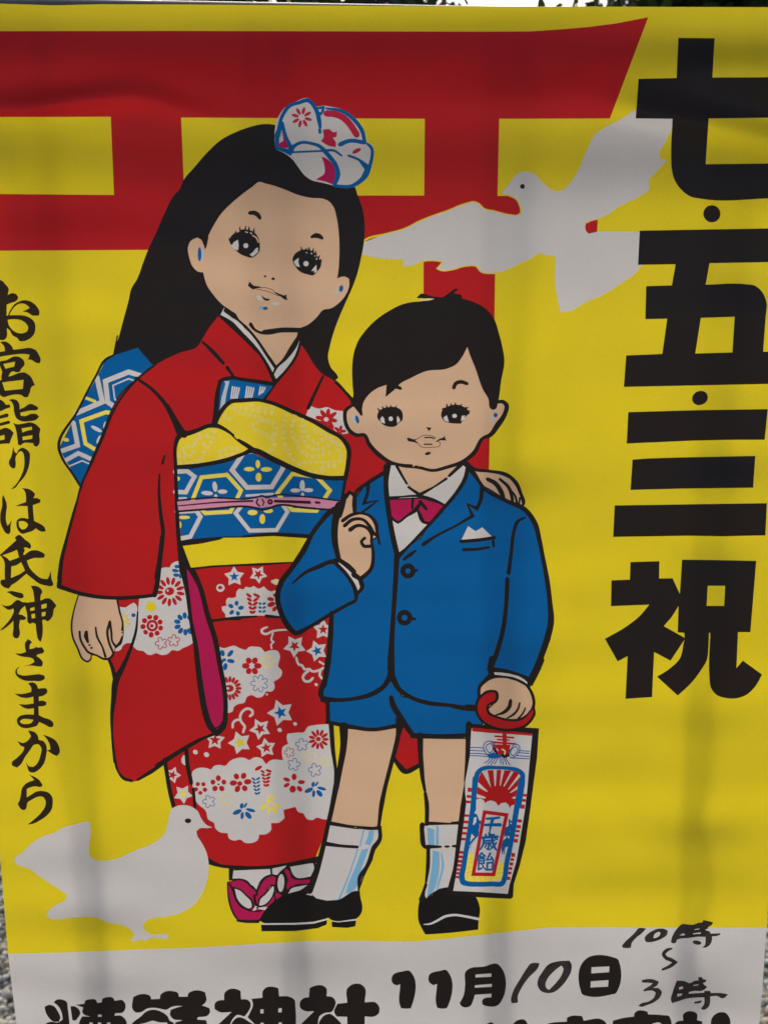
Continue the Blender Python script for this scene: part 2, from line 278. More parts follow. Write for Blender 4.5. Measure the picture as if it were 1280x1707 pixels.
PL(n+'#6', 'K', 'a4', "600,1130 605,955 640,948 770,940 770,905 800,890 860,885 905,890 918,930 1080,920 1105,935 1115,1130")
PL(n+'#7', 'K', 'a5', "0,1130 5,945 100,920 185,910 190,880 215,860 260,857 300,868 305,890 440,898 485,905 497,930 495,1130")
PL(WS, 'W', 'a5', "335,975 370,962 400,960 420,972 400,985 350,985")
PL(n+'#8', 'K', 'a5', "540,1130 540,965 560,948 605,945 605,890 620,875 700,870 722,885 722,940 765,950 778,1130")
PL(n+'#8', 'K', 'a5', "862,1130 865,900 890,882 970,880 985,895 988,1130")
# ------------------------------------------------------------------ printed girl
g = 'printed_girl/'; OL = 'printed_girl'
UNDER.update({g+'kimono': 5, g+'sleeve_lining': 5, g+'belt_scarf': 5, g+'waist_sash': 4, g+'sandal#1': 3, g+'sandal#2': 5, g+'split_toe_sock#1': 4, g+'split_toe_sock#2': 5, g+'hand#2': 5, g+'hand#1': 2.5, g+'collar': 3, g+'fabric_case': 5, g+'back_bow_base': 4})
PL(g+'hair', 'K', 'o', "461,209 437,207 419,211 394,220 369,233 347,253 325,278 306,301 300,315 290,326 275,355 262,385 250,410 240,435 229,465 219,482 215,500 207,530 199,560 189,595 200,625 250,645 440,640 536,640 547,630 557,635 564,630 562,625 552,613 547,597 550,577 557,552 565,530 575,507 587,480 596,455 602,430 607,400 608,375 604,347 596,325 591,311 560,300 500,270")
# bow behind the back
bb = g+'back_bow'
PL(bb, 'B', 'J', "390,155 440,130 600,78 690,185 720,200 600,290 440,500 300,820 235,985 215,995 150,880 75,750 180,540 330,270", 0)
ST(bb, 'W', 'J', "640,272 595,258 540,240 385,302 400,440 470,490", 30, sharp=1); ST(bb, 'W', 'J', "580,300 540,285 435,330 447,420 470,445", 9, sharp=1)
ST(bb, 'W', 'J', "328,275 365,440 190,515", 30, sharp=1); ST(bb, 'Yp', 'J', "250,412 315,436", 18)
ST(bb, 'Yp', 'J', "450,520 390,508 225,568 252,718 330,765", 24, sharp=1)
for q in ((325,620,42,13,28), (385,598,14,28,8), (343,690,13,32,25)): EL(bb, 'W', 'J', *q)
ST(bb, 'W', 'J', "172,580 200,730 85,770", 28, sharp=1); ST(bb, 'W', 'J', "110,835 205,782 310,830", 26, sharp=1); ST(bb, 'W', 'J', "145,868 230,832 300,862", 9, sharp=1)
EL(bb, 'Yp', 'J', 122, 692, 22, 13, 10)
# kimono
k = g+'kimono'
PL(k, 'R', 'o', "364,527 350,545 337,566 330,577 300,588 262,607 230,632 205,655 190,680 170,730 155,765 140,805 126,847 112,897 102,935 98,975 130,987 175,996 232,995 259,991 300,1000 560,1000 600,850 640,830 648,760 650,700 600,690 585,667 560,637 536,622 504,575 460,620 410,570")
PL(k, 'R', 'o', "313,945 600,930 600,1170 547,1207 557,1300 548,1367 536,1405 525,1432 472,1441 422,1446 367,1445 345,1438 320,1400 289,1342 279,1295 274,1262 320,1230 300,1000", 0, 0)
PL(k, 'R', 'N', "465,390 720,370 745,150 885,0 930,300 960,600 1000,900 1040,1180 1118,1300 940,1385 690,1548 605,1604 540,1612 500,1590 460,1530 435,1300 430,1060 445,950 400,790", 1, 0)
PL(k, 'R', 'Q', "770,450 860,520 870,690 790,730 715,655 730,560", 0)
# shoulder flowers
f = g+'flower_motif#1'
PL(f, 'W', 'K', "945,305 1010,325 1060,315 1110,335 1165,340 1180,400 1205,460 1200,490 1150,495 1080,440 920,370")
FLW(f, 'R', 'K', 1060, 395, 42, 8, 34, 15, 10); EL(f, 'W', 'K', 1055, 397, 17, 15); FLW(f, 'R', 'K', 1145, 475, 22, 5, 20, 11)
# sleeve clouds
f = g+'flower_motif#2'
PL(f, 'W', 'N', "885,140 850,145 825,160 812,185 780,183 745,200 735,290 725,340 722,372 610,385 600,500 580,620 570,710 600,735 640,742 660,762 690,768 720,755 760,768 800,760 830,735 870,740 900,722 940,705 978,680 965,600 940,400 905,200")
f = g+'flower_motif#3'
PL(f, 'W', 'N', "478,445 520,450 550,430 575,418 592,435 597,500 585,620 565,690 530,688 500,705 490,730 465,742 435,740 470,690 495,620")
f = g+'flower_motif#2'
for q in ((865,178,22,12,5), (850,205,22,12,10), (858,235,22,12,5), (888,240,12,18,20), (880,205,10,8,0)): EL(f, 'B', 'N', *q)
for i in range(13):
    a = i*27.7+10; EL(f, 'R', 'N', 815+72*math.cos(R(a)), 345+72*math.sin(R(a)), 28, 13, a, 8)
EL(f, 'R', 'N', 812, 343, 32, 27, -15); EL(f, 'W', 'N', 800, 338, 6, 9)
FLW(f, 'Y', 'N', 687, 445, 22, 5, 18, 15, 20); EL(f, 'Y', 'N', 687, 445, 20)
FLW(f, 'R', 'N', 695, 573, 60, 9, 18, 18, 15); RING(f, 'R', 'N', 697, 572, 30, 16); EL(f, 'R', 'N', 694, 573, 12, 12)
for a in (-95, -130, -165, 160, 125, 90, 60, 30, -60): EL(f, 'B', 'N', 918+56*math.cos(R(a)), 560+56*math.sin(R(a)), 22, 15, a)
LFL(f, 'M', 'N', 757, 690, 38, 5); LFL(f, 'R', 'N', 840, 672, 38, 5, 5, 20)
f = g+'flower_motif#3'
EL(f, 'B', 'N', 572, 502, 15, 13); FLW(f, 'Y', 'N', 500, 530, 30, 9, 15, 7, 0); FLW(f, 'Y', 'N', 522, 560, 22, 6, 12, 5)
# hidden inner sleeve
# skirt upper panel
f = g+'flower_motif#4'
PL(f, 'W', 'O', "385,517 382,492 362,470 360,445 392,438 388,405 402,385 430,388 455,380 458,345 475,325 505,330 520,312 550,318 572,306 605,325 640,310 660,330 690,345 715,335 735,350 745,515 620,505")
FLW(f, 'B', 'O', 452, 458, 36, 5, 18, 14, -80)
for i in range(5):
    y = 370+28*i; w = 30-3*i
    EL(f, 'R', 'O', 540+4*i, y, w*.75, 10, 35); EL(f, 'R', 'O', 592-5*i, y, w*.9, 10, -35 if i else 25)
for i in range(3):
    EL(f, 'B', 'O', 615, 425+26*i, 12, 8, 20); EL(f, 'B', 'O', 642, 425+26*i, 13, 8, -25)
for q in ((685,395,24,14,10), (715,370,16,12,40), (690,430,28,17,-20), (712,460,20,14,-50)): EL(f, 'R', 'O', *q)
STAR(f, 'W', 'B', 'O', 443, 245, 70, -92); STAR(f, 'W', 'R', 'O', 603, 230, 62, -60, qi=.58)
EL(g+'dot_motif#a', 'W', 'O', 351, 320, 29, 27); EL(g+'dot_motif#a', 'R', 'O', 349, 318, 15, 12); EL(g+'dot_motif#b', 'Wy', 'O', 722, 280, 24, 20); EL(g+'dot_motif#c', 'W', 'O', 697, 278, 9, 12)
# mid cloud
f = g+'flower_motif#5'
PL(f, 'W', 'O', "340,712 375,722 410,712 440,705 480,722 520,735 545,712 580,712 620,718 645,748 690,735 730,740 748,775 740,815 735,845 760,870 755,910 735,928 705,945 712,990 690,1012 655,1008 630,1045 595,1052 560,1035 525,1050 512,1085 470,1095 440,1115 432,1145 400,1155 385,1140 370,900")
for q in ((365,755,15,22,-15), (417,757,28,14,-50), (360,812,12,16,30), (420,808,26,14,10), (383,845,15,25,10), (377,800,12,11,0)): EL(f, 'B', 'O', *q)
FLW(f, 'R', 'O', 560, 840, 40, 6, 24, 20, 0); EL(f, 'W', 'O', 560, 840, 8); LFL(f, 'Yp', 'O', 665, 812, 40, 5, 8); LFL(f, 'B', 'O', 610, 957, 55, 4, 7)
for i in range(11):
    a = -110+i*22; EL(f, 'R', 'O', 412+60*math.cos(R(a)), 990+60*math.sin(R(a)), 22, 11, a, 8)
EL(f, 'R', 'O', 410, 990, 30, 24); EL(f, 'W', 'O', 398, 990, 12, 8)
NW = 0
for s, w in (("662,582 640,590 625,602 632,622 660,627 690,612 730,603 770,600 815,598", [12,14,14,12,10]), ("700,622 692,650 690,668 704,680 688,700 692,722", 11), ("548,1175 565,1160 560,1135 530,1125 497,1145 482,1180 490,1215 512,1240 502,1282", 15),
             ("432,1250 436,1218 460,1200 485,1200", 14), ("856,786 872,830 895,838 910,862 945,862 960,875 1000,872 1040,852", 14), ("940,872 910,895 900,920 915,942 945,942 965,922", 15), ("1020,862 1012,905 1035,930", 14), ("1010,812 1045,832", 12)):
    NW += 1; ST(g+f'swirl_motif#{NW}', 'W', 'O', s, w)
STAR(f, 'W', 'R', 'O', 845, 708, 78, -50); STAR(f, 'W', 'B', 'O', 995, 740, 74, -110); STAR(f, 'W', 'R', 'O', 1035, 598, 72, -90); STAR(f, 'W', 'B', 'O', 752, 1152, 92, -110)
STAR(f, 'W', 'R', 'O', 615, 1260, 74, -45, qi=.55); STAR(f, 'W', 'Y', 'O', 480, 1352, 80, -110); STAR(f, 'W', 'R', 'O', 655, 1387, 68, -100, qi=.56); STAR(f, 'W', 'R', 'O', 315, 1335, 68, -15, qi=.6)
for q in ((988,965,12,10), (745,1268,16,13), (848,1227,14,12), (184,1415,17,15), (258,1432,19,16), (660,1030,8,7)): NW += 1; EL(g+f'dot_motif#{NW}', 'W', 'O', *q, 30)
# lower cloud
f = g+'flower_motif#6'
PL(f, 'W', 'P', "240,445 245,425 280,402 330,400 370,412 385,390 425,380 465,386 490,358 540,335 590,333 625,348 650,332 700,335 735,375 765,350 848,348 840,300 845,262 882,240 872,200 878,172 940,165 990,160 1010,128 1060,115 1148,108 1195,430 1190,540 1152,745 1110,742 1072,732 1045,748 1000,735 985,705 950,695 930,660 900,668 850,680 858,735 820,765 768,768 768,815 735,842 690,845 680,880 630,902 585,895 570,880 520,885 485,868 480,835 430,830 395,800 390,770 350,745 335,690 280,640 255,600 245,500")
FLW(f, 'R', 'P', 298, 535, 32, 5, 15, 15, 20); FLW(f, 'R', 'P', 417, 507, 38, 5, 19, 18, -90); EL(f, 'R', 'P', 418, 510, 7)
FLW(f, 'R', 'P', 565, 497, 48, 6, 24, 19, -65); EL(f, 'R', 'P', 560, 505, 18, 16)
for i in range(5):
    EL(f, 'R', 'P', 712+4*i, 425+23*i, 17-i, 8, 30); EL(f, 'R', 'P', 752-2*i, 420+24*i, 22-2*i, 9, -25 if i else 15)
EL(f, 'R', 'P', 684, 402, 28, 12, -30)
for i in range(5):
    EL(f, 'B', 'P', 652+4*i, 475+24*i, 16-i, 7, 35); EL(f, 'B', 'P', 682+1*i, 472+24*i, 16-i, 7, -35)
def burst(c, x, y, s=1):
    for q in ((-50,5,34,16,-25), (-15,30,12,26,5), (28,28,30,17,50), (45,-8,34,12,15), (-18,-38,14,20,10), (8,-42,8,20,30)): EL(f, c, 'P', x+q[0]*s, y+q[1]*s, q[2]*s, q[3]*s, q[4])
burst('B', 590, 690, .95); burst('B', 1065, 545, .9); burst('Yp', 765, 655, .9)
FLW(f, 'Yp', 'P', 765, 600, 18, 3, 10, 10, -150, 180)
for c, x, y, r, q in (('B',355,625,40,0), ('Yp',465,605,44,20), ('B',973,246,40,10), ('R',890,297,32,0), ('B',920,378,40,30), ('Yp',1025,325,40,0), ('Yp',1130,362,36,15), ('B',1060,415,42,5)): LFL(f, c, 'P', x, y, r, 4, 5, q)
for q in ((922,460,17,22,0), (970,495,24,14,0), (958,540,22,15,45), (912,542,22,24,0), (872,515,22,13,-30), (872,478,24,13,20)): EL(f, 'R', 'P', *q)
FLW(f, 'R', 'P', 1085, 210, 46, 11, 25, 11, 0); EL(f, 'R', 'P', 1083, 208, 17, 15)
STAR(f, 'W', 'R', 'P', 112, 448, 58, -70, qi=.58); STAR(f, 'W', 'Yp', 'P', 182, 575, 66, -60); PL(g+'dot_motif#d', 'W', 'P', "170,340 185,315 205,318 200,345 212,375 190,382 172,365", 0)
PL(g+'sleeve_lining', 'M', 'N', "925,195 960,220 1020,340 1060,500 1100,620 1130,740 1150,900 1170,1060 1165,1200 1140,1240 1110,1250 1085,1230 1055,1130 1030,980 1000,820 975,640 945,400")
# under-robe lines and hem
for s, w in (("60,345 75,440 95,560 120,660", 22), ("203,262 215,400 228,460 236,500", 22), ("250,540 256,610 262,668", 16), ("340,1018 420,1050 560,1062 650,1066 850,1050 1085,1005", [34,18,16,18,20,26])): ST(OL, 'K', 'P', s, w)
ST(OL, 'K', 'P', "0,383 100,322 200,265 300,210 400,172", [12,18,22,18,12])
# outlines of sleeve
for s, w in (("885,0 905,200 932,360 958,560 985,700 1003,860 1025,1020 1050,1150 1085,1245 1128,1292", [34,34,22,20,26,30,32,34,34,30]), ("905,120 960,200 1010,300 1065,500 1115,660 1150,850 1178,1000 1185,1140 1170,1245 1128,1292", [30,34,26,28,28,26,24,24,30,30]),
             ("600,480 588,610 562,700 500,850 458,930 440,1060 428,1180 430,1300 447,1480", [8,14,16,26,36,28,18,12,16]), ("400,780 430,850 452,940", [14,20,24]), ("448,1465 468,1540 510,1592 560,1606", [16,12,18,16]), ("600,1600 690,1545 800,1468 940,1378 1050,1318 1118,1290", [14,22,18,18,14,18]),
             ("765,-20 745,150 722,330 712,368", 26), ("75,310 200,352 380,385 610,380 718,368", [24,20,22,20,18]), ("128,0 96,130 76,310", [14,18,26]), ("1080,525 1070,532 1280,528", 12)): ST(OL, 'K', 'N', s, w)
ST(OL, 'K', 'O', "285,540 450,520 592,510", [14,16,10]); ST(OL, 'K', 'O', "655,508 750,516", [18,12])
# ---- face and neck
fc = g+'face'
PL(fc, 'S', 'o', "434,303 420,312 400,327 385,340 370,355 357,375 347,395 342,412 339,407 337,401 329,396 319,401 314,411 316,430 322,445 331,453 339,454 345,475 355,490 370,507 388,520 397,530 405,540 420,558 440,585 452,602 460,611 472,597 484,577 494,562 499,554 499,547 512,542 527,530 540,516 550,514.5 565,505 576,492 582,477 582,465 575,461 567,462 562,464.5 564,452 565.5,430 565,392 561,362 556,345 547.5,335 537.5,331 520,330 497.5,325 472.5,315 455,309 440,305")
PL(g+'hair', 'K', 'B', "615,470 635,495 648,545 660,520 672,460 640,440", 0)
cl = g+'collar'
PL(cl, 'W', 'B', "775,932 762,958 750,982 800,1010 860,1055 920,1118 980,1185 1040,1265 1100,1378 1122,1332 1060,1245 1000,1150 900,1055 860,1000 800,965")
PL(cl, 'W', 'C', "78,1424 60,1380 82,1338 150,1280 190,1212 232,1142 236,1150 225,1205 190,1290 135,1360")
for s, w in (("785,950 840,985 870,1015 920,1060 1000,1155 1060,1245 1120,1332", [22,30,12,14,14,16,18]), ("745,985 830,1035 895,1110", 14), ("910,1125 980,1195 1050,1295 1112,1420", [22,14,16,24]), ("952,1042 975,1075 1010,1095 1060,1102 1150,1088 1280,1082", [20,14,14,16,16,24]),
             ("632,1160 700,1225 770,1302", [12,22,18]), ("795,1330 840,1392", [20,14])): ST(OL, 'K', 'B', s, w)
for s, w in (("0,1092 120,1078 240,1078", [20,22,20]), ("236,1090 225,1150 150,1268 82,1332 60,1378", [16,18,14,14,10]), ("242,1165 222,1240 150,1350 80,1428 0,1535", [12,16,14,20,26]), ("395,1388 350,1480 295,1600", [12,16,20]), ("478,1430 535,1485", 14), ("545,1497 600,1560", [16,20]),
             ("255,1178 385,1368", 6)): ST(OL, 'K', 'C', s, w)
# eyes
e1, e2 = g+'eye#1', g+'eye#2'
PL(e1, 'K', 'B', "815,500 812,472 830,447 850,432 872,428 890,412 930,412 970,425 1000,458 1012,500 1008,560 985,585 962,598 920,590 870,565 838,530")
PL(e1, 'W', 'B', "820,517 840,495 868,478 873,520 868,550 838,537", 0); PL(e1, 'W', 'B', "985,537 1002,530 1000,562 965,592 945,578 968,560", 0)
ST(e1, 'S', 'B', "965,450 990,465 1003,495", 8); EL(e1, 'W', 'B', 920, 518, 17); ST(e1, 'W', 'B', "918,426 932,430", 6); ST(e1, 'W', 'B', "950,432 960,438", 6)
for s in ("885,425 878,395", "915,415 920,388", "940,412 943,393", "972,430 975,403", "852,440 850,425", "818,490 806,468", "835,460 855,425", "828,505 822,485"): ST(e1, 'K', 'B', s, [11, 5])
PL(e2, 'K', 'C', "190,610 205,575 245,548 300,545 345,572 362,598 382,625 378,660 355,690 332,715 290,710 235,687 208,655")
PL(e2, 'W', 'C', "198,625 232,598 230,630 240,660 215,655", 0); PL(e2, 'W', 'C', "315,688 332,665 350,645 352,690 335,703 336,685", 0); ST(e2, 'W', 'C', "350,608 368,592", 8)
EL(e2, 'W', 'C', 281, 638, 18)
for q in ((285,565,5), (318,570,6), (342,585,6)): EL(e2, 'W', 'C', *q, None, 0, 6)
for s in ("255,558 248,527", "278,550 285,535", "302,552 300,530", "325,562 330,538", "345,578 345,555", "362,600 372,585", "378,625 382,608"): ST(e2, 'K', 'C', s, [12, 5])
for key, cr, s, w in ((g+'eyebrow#1', 'B', "947,300 975,299 1000,313 1014,334", [20,24,24,18]), (g+'eyebrow#2', 'C', "318,460 345,450 370,455 388,468", [14,26,26,16])): ST(key, 'K', cr, s, w)
EL(g+'nose', 'K', 'B', 1048, 722, 9, 7); EL(g+'nose', 'K', 'B', 1102, 739, 12, 9)
mo = g+'mouth'
PL(mo, 'K', 'B', "933,785 945,757 972,785 1018,795 1020,800 985,803 968,812"); PL(mo, 'K', 'B', "1097,818 1160,845 1175,850 1192,842 1190,860 1200,880 1180,878 1155,860 1120,838")
ST(mo, 'K', 'B', "1015,795 1060,800 1105,815", 3); ST(mo, 'K', 'B', "985,805 1070,825 1140,854", 3); PL(mo, 'K', 'B', "1023,848 1050,868 1082,873 1070,885 1045,882")
PL(mo, 'W', 'B', "988,848 1010,852 1030,886 1000,880"); PL(mo, 'W', 'B', "1085,903 1110,895 1147,895 1142,915 1110,915"); EL(mo, 'LB', 'B', 1020, 932, 10, 14); EL(mo, 'B', 'B', 1050, 936, 18, 11)
er = g+'ear'
EL(er+'#1', 'LW', 'B', 628, 585, 10, 42, 5); EL(er+'#1', 'B', 'B', 612, 575, 12, 48); EL(er+'#2', 'LW', 'C', 490, 826, 20, 9, -20); EL(er+'#2', 'B', 'C', 515, 804, 14, 23, 10)
# ---- fabric case tucked in the chest
fb = g+'fabric_case'
PL(fb, 'B', 'K', "345,140 420,125 560,140 700,165 690,190 620,275 450,280 400,300 340,360 318,400 320,300", 0)
PL(fb, 'LW', 'K', "375,142 412,140 392,220 380,300 345,345 358,250 385,160", 0)
for x0, nn in ((432, 4), (528, 4), (618, 3)):
    for i in range(nn): ST(fb, 'W', 'K', f"{x0+i*15},{178+i*3} {x0-10+i*13},{255 if x0 < 600 else 232-i*8}", 9)
ST(OL, 'K', 'K', "312,430 322,330 330,240 345,165 360,135 400,122 520,133 690,158", [30,26,26,20,18,20,20,22])
# ---- belt
ob = g+'belt'
PL(ob, 'B', 'K', "60,720 250,705 560,620 850,740 1175,795 1165,930 1100,1010 1000,1090 940,1180 700,1165 500,1175 350,1195 90,1215 75,1000", 0)
ST(ob, 'W', 'K', "428,735 527,850 692,847 772,715 700,600 510,612", 28, closed=1, sharp=1)
for q in ((600,695,15,28), (657,730,38,16), (605,782,20,30), (543,728,36,15)): EL(ob, 'Yp', 'K', *q)
ST(ob, 'Yp', 'K', "165,935 225,783 395,766 488,870 418,1012 250,1022", 24, closed=1, sharp=1)
for q in ((314,845,16,36,-8), (262,888,40,15,5), (365,878,33,15,0), (320,915,12,20,0)): EL(ob, 'W', 'K', *q)
ST(ob, 'Yp', 'K', "730,890 830,760 992,778 1080,870 990,1006 830,1000", 24, closed=1, sharp=1)
for q in ((896,838,17,38,0), (850,870,34,14,0), (936,868,34,14,0), (898,905,12,22,0)): EL(ob, 'W', 'K', *q)
ST(ob, 'W', 'K', "50,746 130,742 178,778 120,882 50,880", 26, sharp=1); EL(ob, 'Yp', 'K', 66, 792, 16, 15)
ST(ob, 'W', 'K', "452,1022 545,1138 725,1134 798,1012 740,930 520,940", 24, closed=1, sharp=1)
for q in ((565,1018,34,18), (670,1006,32,16), (630,1060,20,34)): EL(ob, 'Yp', 'K', *q)
ST(ob, 'W', 'K', "80,1192 150,1178 218,1045 190,1005 60,1012", 26, sharp=1); EL(ob, 'Yp', 'K', 108, 1050, 42, 12); EL(ob, 'Yp', 'K', 82, 1100, 10, 22); ST(ob, 'W', 'K', "525,905 700,893", 14); ST(ob, 'W', 'K', "60,925 120,922", 14)
for s, w in (("88,1222 200,1205 362,1186", [28,22,12]), ("500,1176 700,1163 945,1175", [10,18,20]), ("150,1392 300,1375 600,1362 840,1348", [16,14,16,10])): ST(OL, 'K', 'K', s, w)
sc = g+'belt_scarf'
PL(sc, 'YS', 'K', "62,560 70,530 100,512 150,500 200,470 270,450 330,455 420,500 470,540 560,608 500,630 400,670 250,700 120,718 65,712")
PL(sc, 'YS', 'K', "328,428 360,350 420,290 480,285 650,285 720,310 850,370 960,420 1060,480 1150,530 1195,580 1192,740 1175,778 1080,775 950,755 850,720 700,650 570,600 470,535 400,470")
def dots(s, sp=37):
    p = pts('K', s)*1.0; p, _ = smooth_path(p, False, 170)
    d = np.r_[0, np.cumsum(np.hypot(*np.diff(p, axis=0).T))]; nn = max(1, int(d[-1]*4/sp))
    for i in range(nn+1):
        t = d[-1]*i/nn; x = np.interp(t, d, p[:, 0]) + rng.uniform(-.6, .6); y = np.interp(t, d, p[:, 1]) + rng.uniform(-.6, .6); a = rng.uniform(0, 90)
        EL(sc, 'YW', 'o', x, y, 4.0, 3.6, a, 5); EL(sc, 'YD', 'o', x, y, 1.1, 1.1, a, 4)
for s in ("790,365 770,480 790,590 835,660 870,690", "850,370 825,470 860,560 905,625 1000,640 1075,620", "885,440 905,545 960,595 1040,590 1095,545", "900,400 945,520 1000,560 1050,520 1120,560 1155,640", "900,742 965,748 1030,742", "870,695 940,680 1040,690 1150,672", "1110,705 1030,720",
          "980,470 1050,500 1150,570", "560,435 625,400 690,420 725,470 700,530 710,565", "585,470 650,490 685,525 705,500", "440,325 500,320 590,345 690,350", "470,352 540,368 600,385 650,405", "375,372 412,395", "560,300 640,325 700,310", "660,612 690,600"): dots(s)
for s in ("205,490 190,545 95,590", "315,480 290,545 250,602 220,660 150,690 80,690", "255,500 160,582 170,625 110,650", "350,612 395,588 460,592", "325,668 365,640 430,628", "75,640 120,610 100,600", "300,470 262,520 240,560"): dots(s)
for s, w in (("310,432 345,360 420,280 500,268 600,266 680,283 850,353 960,403 1080,473 1160,523 1200,580 1200,700 1182,795", [26,24,22,20,18,20,20,20,18,22,26,24,24]), ("60,714 200,700 400,660 500,625 560,604 700,662 850,732 950,768 1080,788 1180,788", [20,16,16,16,28,30,28,26,24,26]),
             ("325,436 380,462 438,503", [24,18,12]), ("470,533 520,565 580,610", [14,22,28]), ("90,495 140,488 200,468 270,440 325,436", [30,26,22,22,26]), ("118,485 68,520 52,570 52,700 58,900 72,1180 84,1290 105,1420", [26,26,20,18,20,22,28,40]), ("0,300 60,410 110,500", [14,20,34])): ST(OL, 'K', 'K', s, w)
cd = g+'belt_cord'
PL(cd, 'P', 'K', "62,945 300,925 560,932 620,915 700,918 900,915 1145,940 1100,997 1000,985 760,965 700,975 620,985 560,975 300,985 72,1006", 0)
PL(OL, 'KM', 'K', "710,932 950,940 955,960 705,950", 0); ST(OL, 'KM', 'K', "70,973 300,952 565,940", [7,9,12]); ST(OL, 'KM', 'K', "985,950 1010,952", 14)
ST(OL, 'KM', 'K', "600,930 590,950 612,975", 10); ST(OL, 'KM', 'K', "628,928 640,950 632,970", 8); RING(OL, 'KM', 'K', 682, 946, 12, 12, 10)
ST(OL, 'K', 'K', "60,936 300,918 560,922 605,912 625,905 660,918 700,905 900,910 1150,940", 9); ST(OL, 'K', 'K', "72,1010 300,992 550,980 640,998 740,968 900,985 1095,1000", 11)
PL(g+'waist_sash', 'Y', 'K', "100,1240 220,1225 350,1198 370,1185 500,1185 700,1174 938,1190 930,1240 850,1345 600,1355 300,1370 155,1385", 0)
ST(OL, 'K', 'K', "1184,780 1172,860 1160,935", 16)
# sleeve fold lines
for s, w in (("590,280 700,360 780,450 830,540 880,650", [16,18,22,24,34]), ("780,797 765,850", [10,14]), ("745,922 742,1050 755,1200 768,1300 752,1450 725,1610", [10,16,20,22,24,24]),
             ("720,192 600,285 500,400 440,500 370,670 300,830 220,1010 185,1150 130,1350 95,1480 75,1620", [8,14,12,12,14,14,12,10,12,18,20]), ("465,0 440,128", 8), ("440,128 390,155 320,270 200,500 75,750 100,820 160,910 225,1010", [10,14,12,12,16,14,12,14])): ST(OL, 'K', 'J', s, w)
# left hand
hd = g+'hand#1'
PL(hd, 'S', 'N', "205,370 330,392 465,400 480,470 500,560 500,640 480,700 455,710 440,760 430,780 380,795 330,770 290,765 285,800 265,812 240,800 200,720 170,650 160,560 175,470")
for s, w in (("205,370 175,470 160,560 168,650 200,722 240,800 268,812 290,790 290,768", [6,8,10,10,10,10,10,8,6]), ("213,612 218,660 245,715 275,752 300,762", 12), ("258,615 256,640 268,680", [18,24,14]), ("320,585 328,640 365,715 385,778", [10,12,10,14]), ("415,545 398,610 408,680 438,755", [14,14,12,12]), ("415,548 425,620 432,680 455,712 480,690 496,645", [14,12,10,14,16,8]),
             ("465,402 480,480 500,560 497,600", [12,10,10,12]), ("275,752 330,772 380,795 420,785 438,755", [10,10,12,12,10])): ST(OL, 'K', 'N', s, w)
EL(OL, 'K', 'N', 279, 701, 8, 7); EL(OL, 'K', 'N', 292, 720, 9, 8); EL(OL, 'K', 'N', 497, 618, 5, 5)
# ---- hair ornament
ho = g+'hair_ornament'
HO = "515,650 560,580 620,545 680,527 725,572 770,567 800,572 870,590 930,630 975,690 990,757 1020,775 1022,870 1000,935 940,985 925,996 850,998 800,985 760,975 700,960 660,930 630,890 600,850 570,825 510,795 505,720"
ST(ho, 'LW', 'A', HO[:HO.index('850,998')], 6); PL(ho, 'W', 'A', HO)
PL(ho, 'M', 'A', "545,700 590,788 570,790 525,782"); PL(ho, 'W', 'A', "546,705 552,750 530,765", 0)
PL(ho, 'M', 'A', "755,835 775,842 800,860 832,920 818,985 770,968 725,958 745,945 768,930 770,880")
for s, w in (("525,690 545,622 590,562 635,548 682,535 725,582 742,640 748,680", [12,14,14,14,16,16,18,12]), ("745,692 747,706", 12), ("722,580 765,572 762,590 752,608 740,600", [8,12,10,8]), ("780,578 870,595 930,640 972,700 986,760", [8,14,16,16,14]),
             ("1000,768 1016,782 1014,880 990,935 915,992 830,992", [10,12,14,22,14,12]), ("545,655 565,730 595,790", [14,14,16]), ("585,805 615,775 650,760 700,765 745,780 770,802", [22,14,12,12,14,16]), ("600,812 690,808 765,805", 8), ("768,802 800,838 832,885 842,930 825,985", [16,18,18,20,16]),
             ("775,803 820,803 862,830", [10,10,8]), ("855,770 900,752 985,760", [18,16,16]), ("900,830 950,850 1000,885", [10,10,12])): ST(ho, 'B', 'A', s, w)
PL(ho, 'B', 'A', "955,862 1008,882 1000,930 965,945 985,905"); PL(ho, 'B', 'A', "505,720 520,680 550,650 545,690 530,740 528,782 580,795 610,800 592,832 560,815 510,795", 0)
for i in range(8):
    a = i*45+15; EL(ho, 'R2', 'A', 650+36*math.cos(R(a)), 626+36*math.sin(R(a)), 21, 9, a, 8)
ST(ho, 'R2', 'A', "782,605 830,610 862,622 900,655 925,690 942,718", 26); PL(ho, 'R2', 'A', "762,692 800,690 815,705 838,702 835,730 815,735 832,760 830,785 800,780 770,765 752,752 765,735"); EL(ho, 'R2', 'A', 942, 805, 26, 11, -28)
# ---- feet
PL(OL, 'K', 'T', "420,420 470,380 540,340 780,305 785,420 745,500 735,560 640,580 500,610 430,640 425,560 440,480", 0)
sd = g+'sandal'; so = g+'split_toe_sock'
PL(sd+'#1', 'M', 'T', "0,490 40,478 120,468 180,500 240,545 260,590 300,500 340,450 400,430 437,440 430,480 415,560 410,650 355,720 310,790 275,814 150,817 90,812 40,740 10,640")
PL(so+'#1', 'W', 'T', "50,380 375,366 382,412 335,428 285,475 258,560 232,522 205,505 172,470 110,455 42,450")
PL(so+'#1', 'W', 'T', "60,540 110,555 165,605 207,640 215,700 195,715 140,695 90,640"); PL(so+'#1', 'W', 'T', "275,690 282,640 340,580 390,515 408,515 408,570 380,635 320,688")
PL(so+'#2', 'W', 'T', "395,362 520,335 470,400 432,420 395,410", 0); PL(so+'#2', 'W', 'T', "545,348 765,310 775,345 742,440 600,450 570,400", 0)
PL(sd+'#2', 'M', 'T', "500,378 520,365 545,385 572,450 600,460 740,458 728,482 600,505 535,562 520,520 535,470")
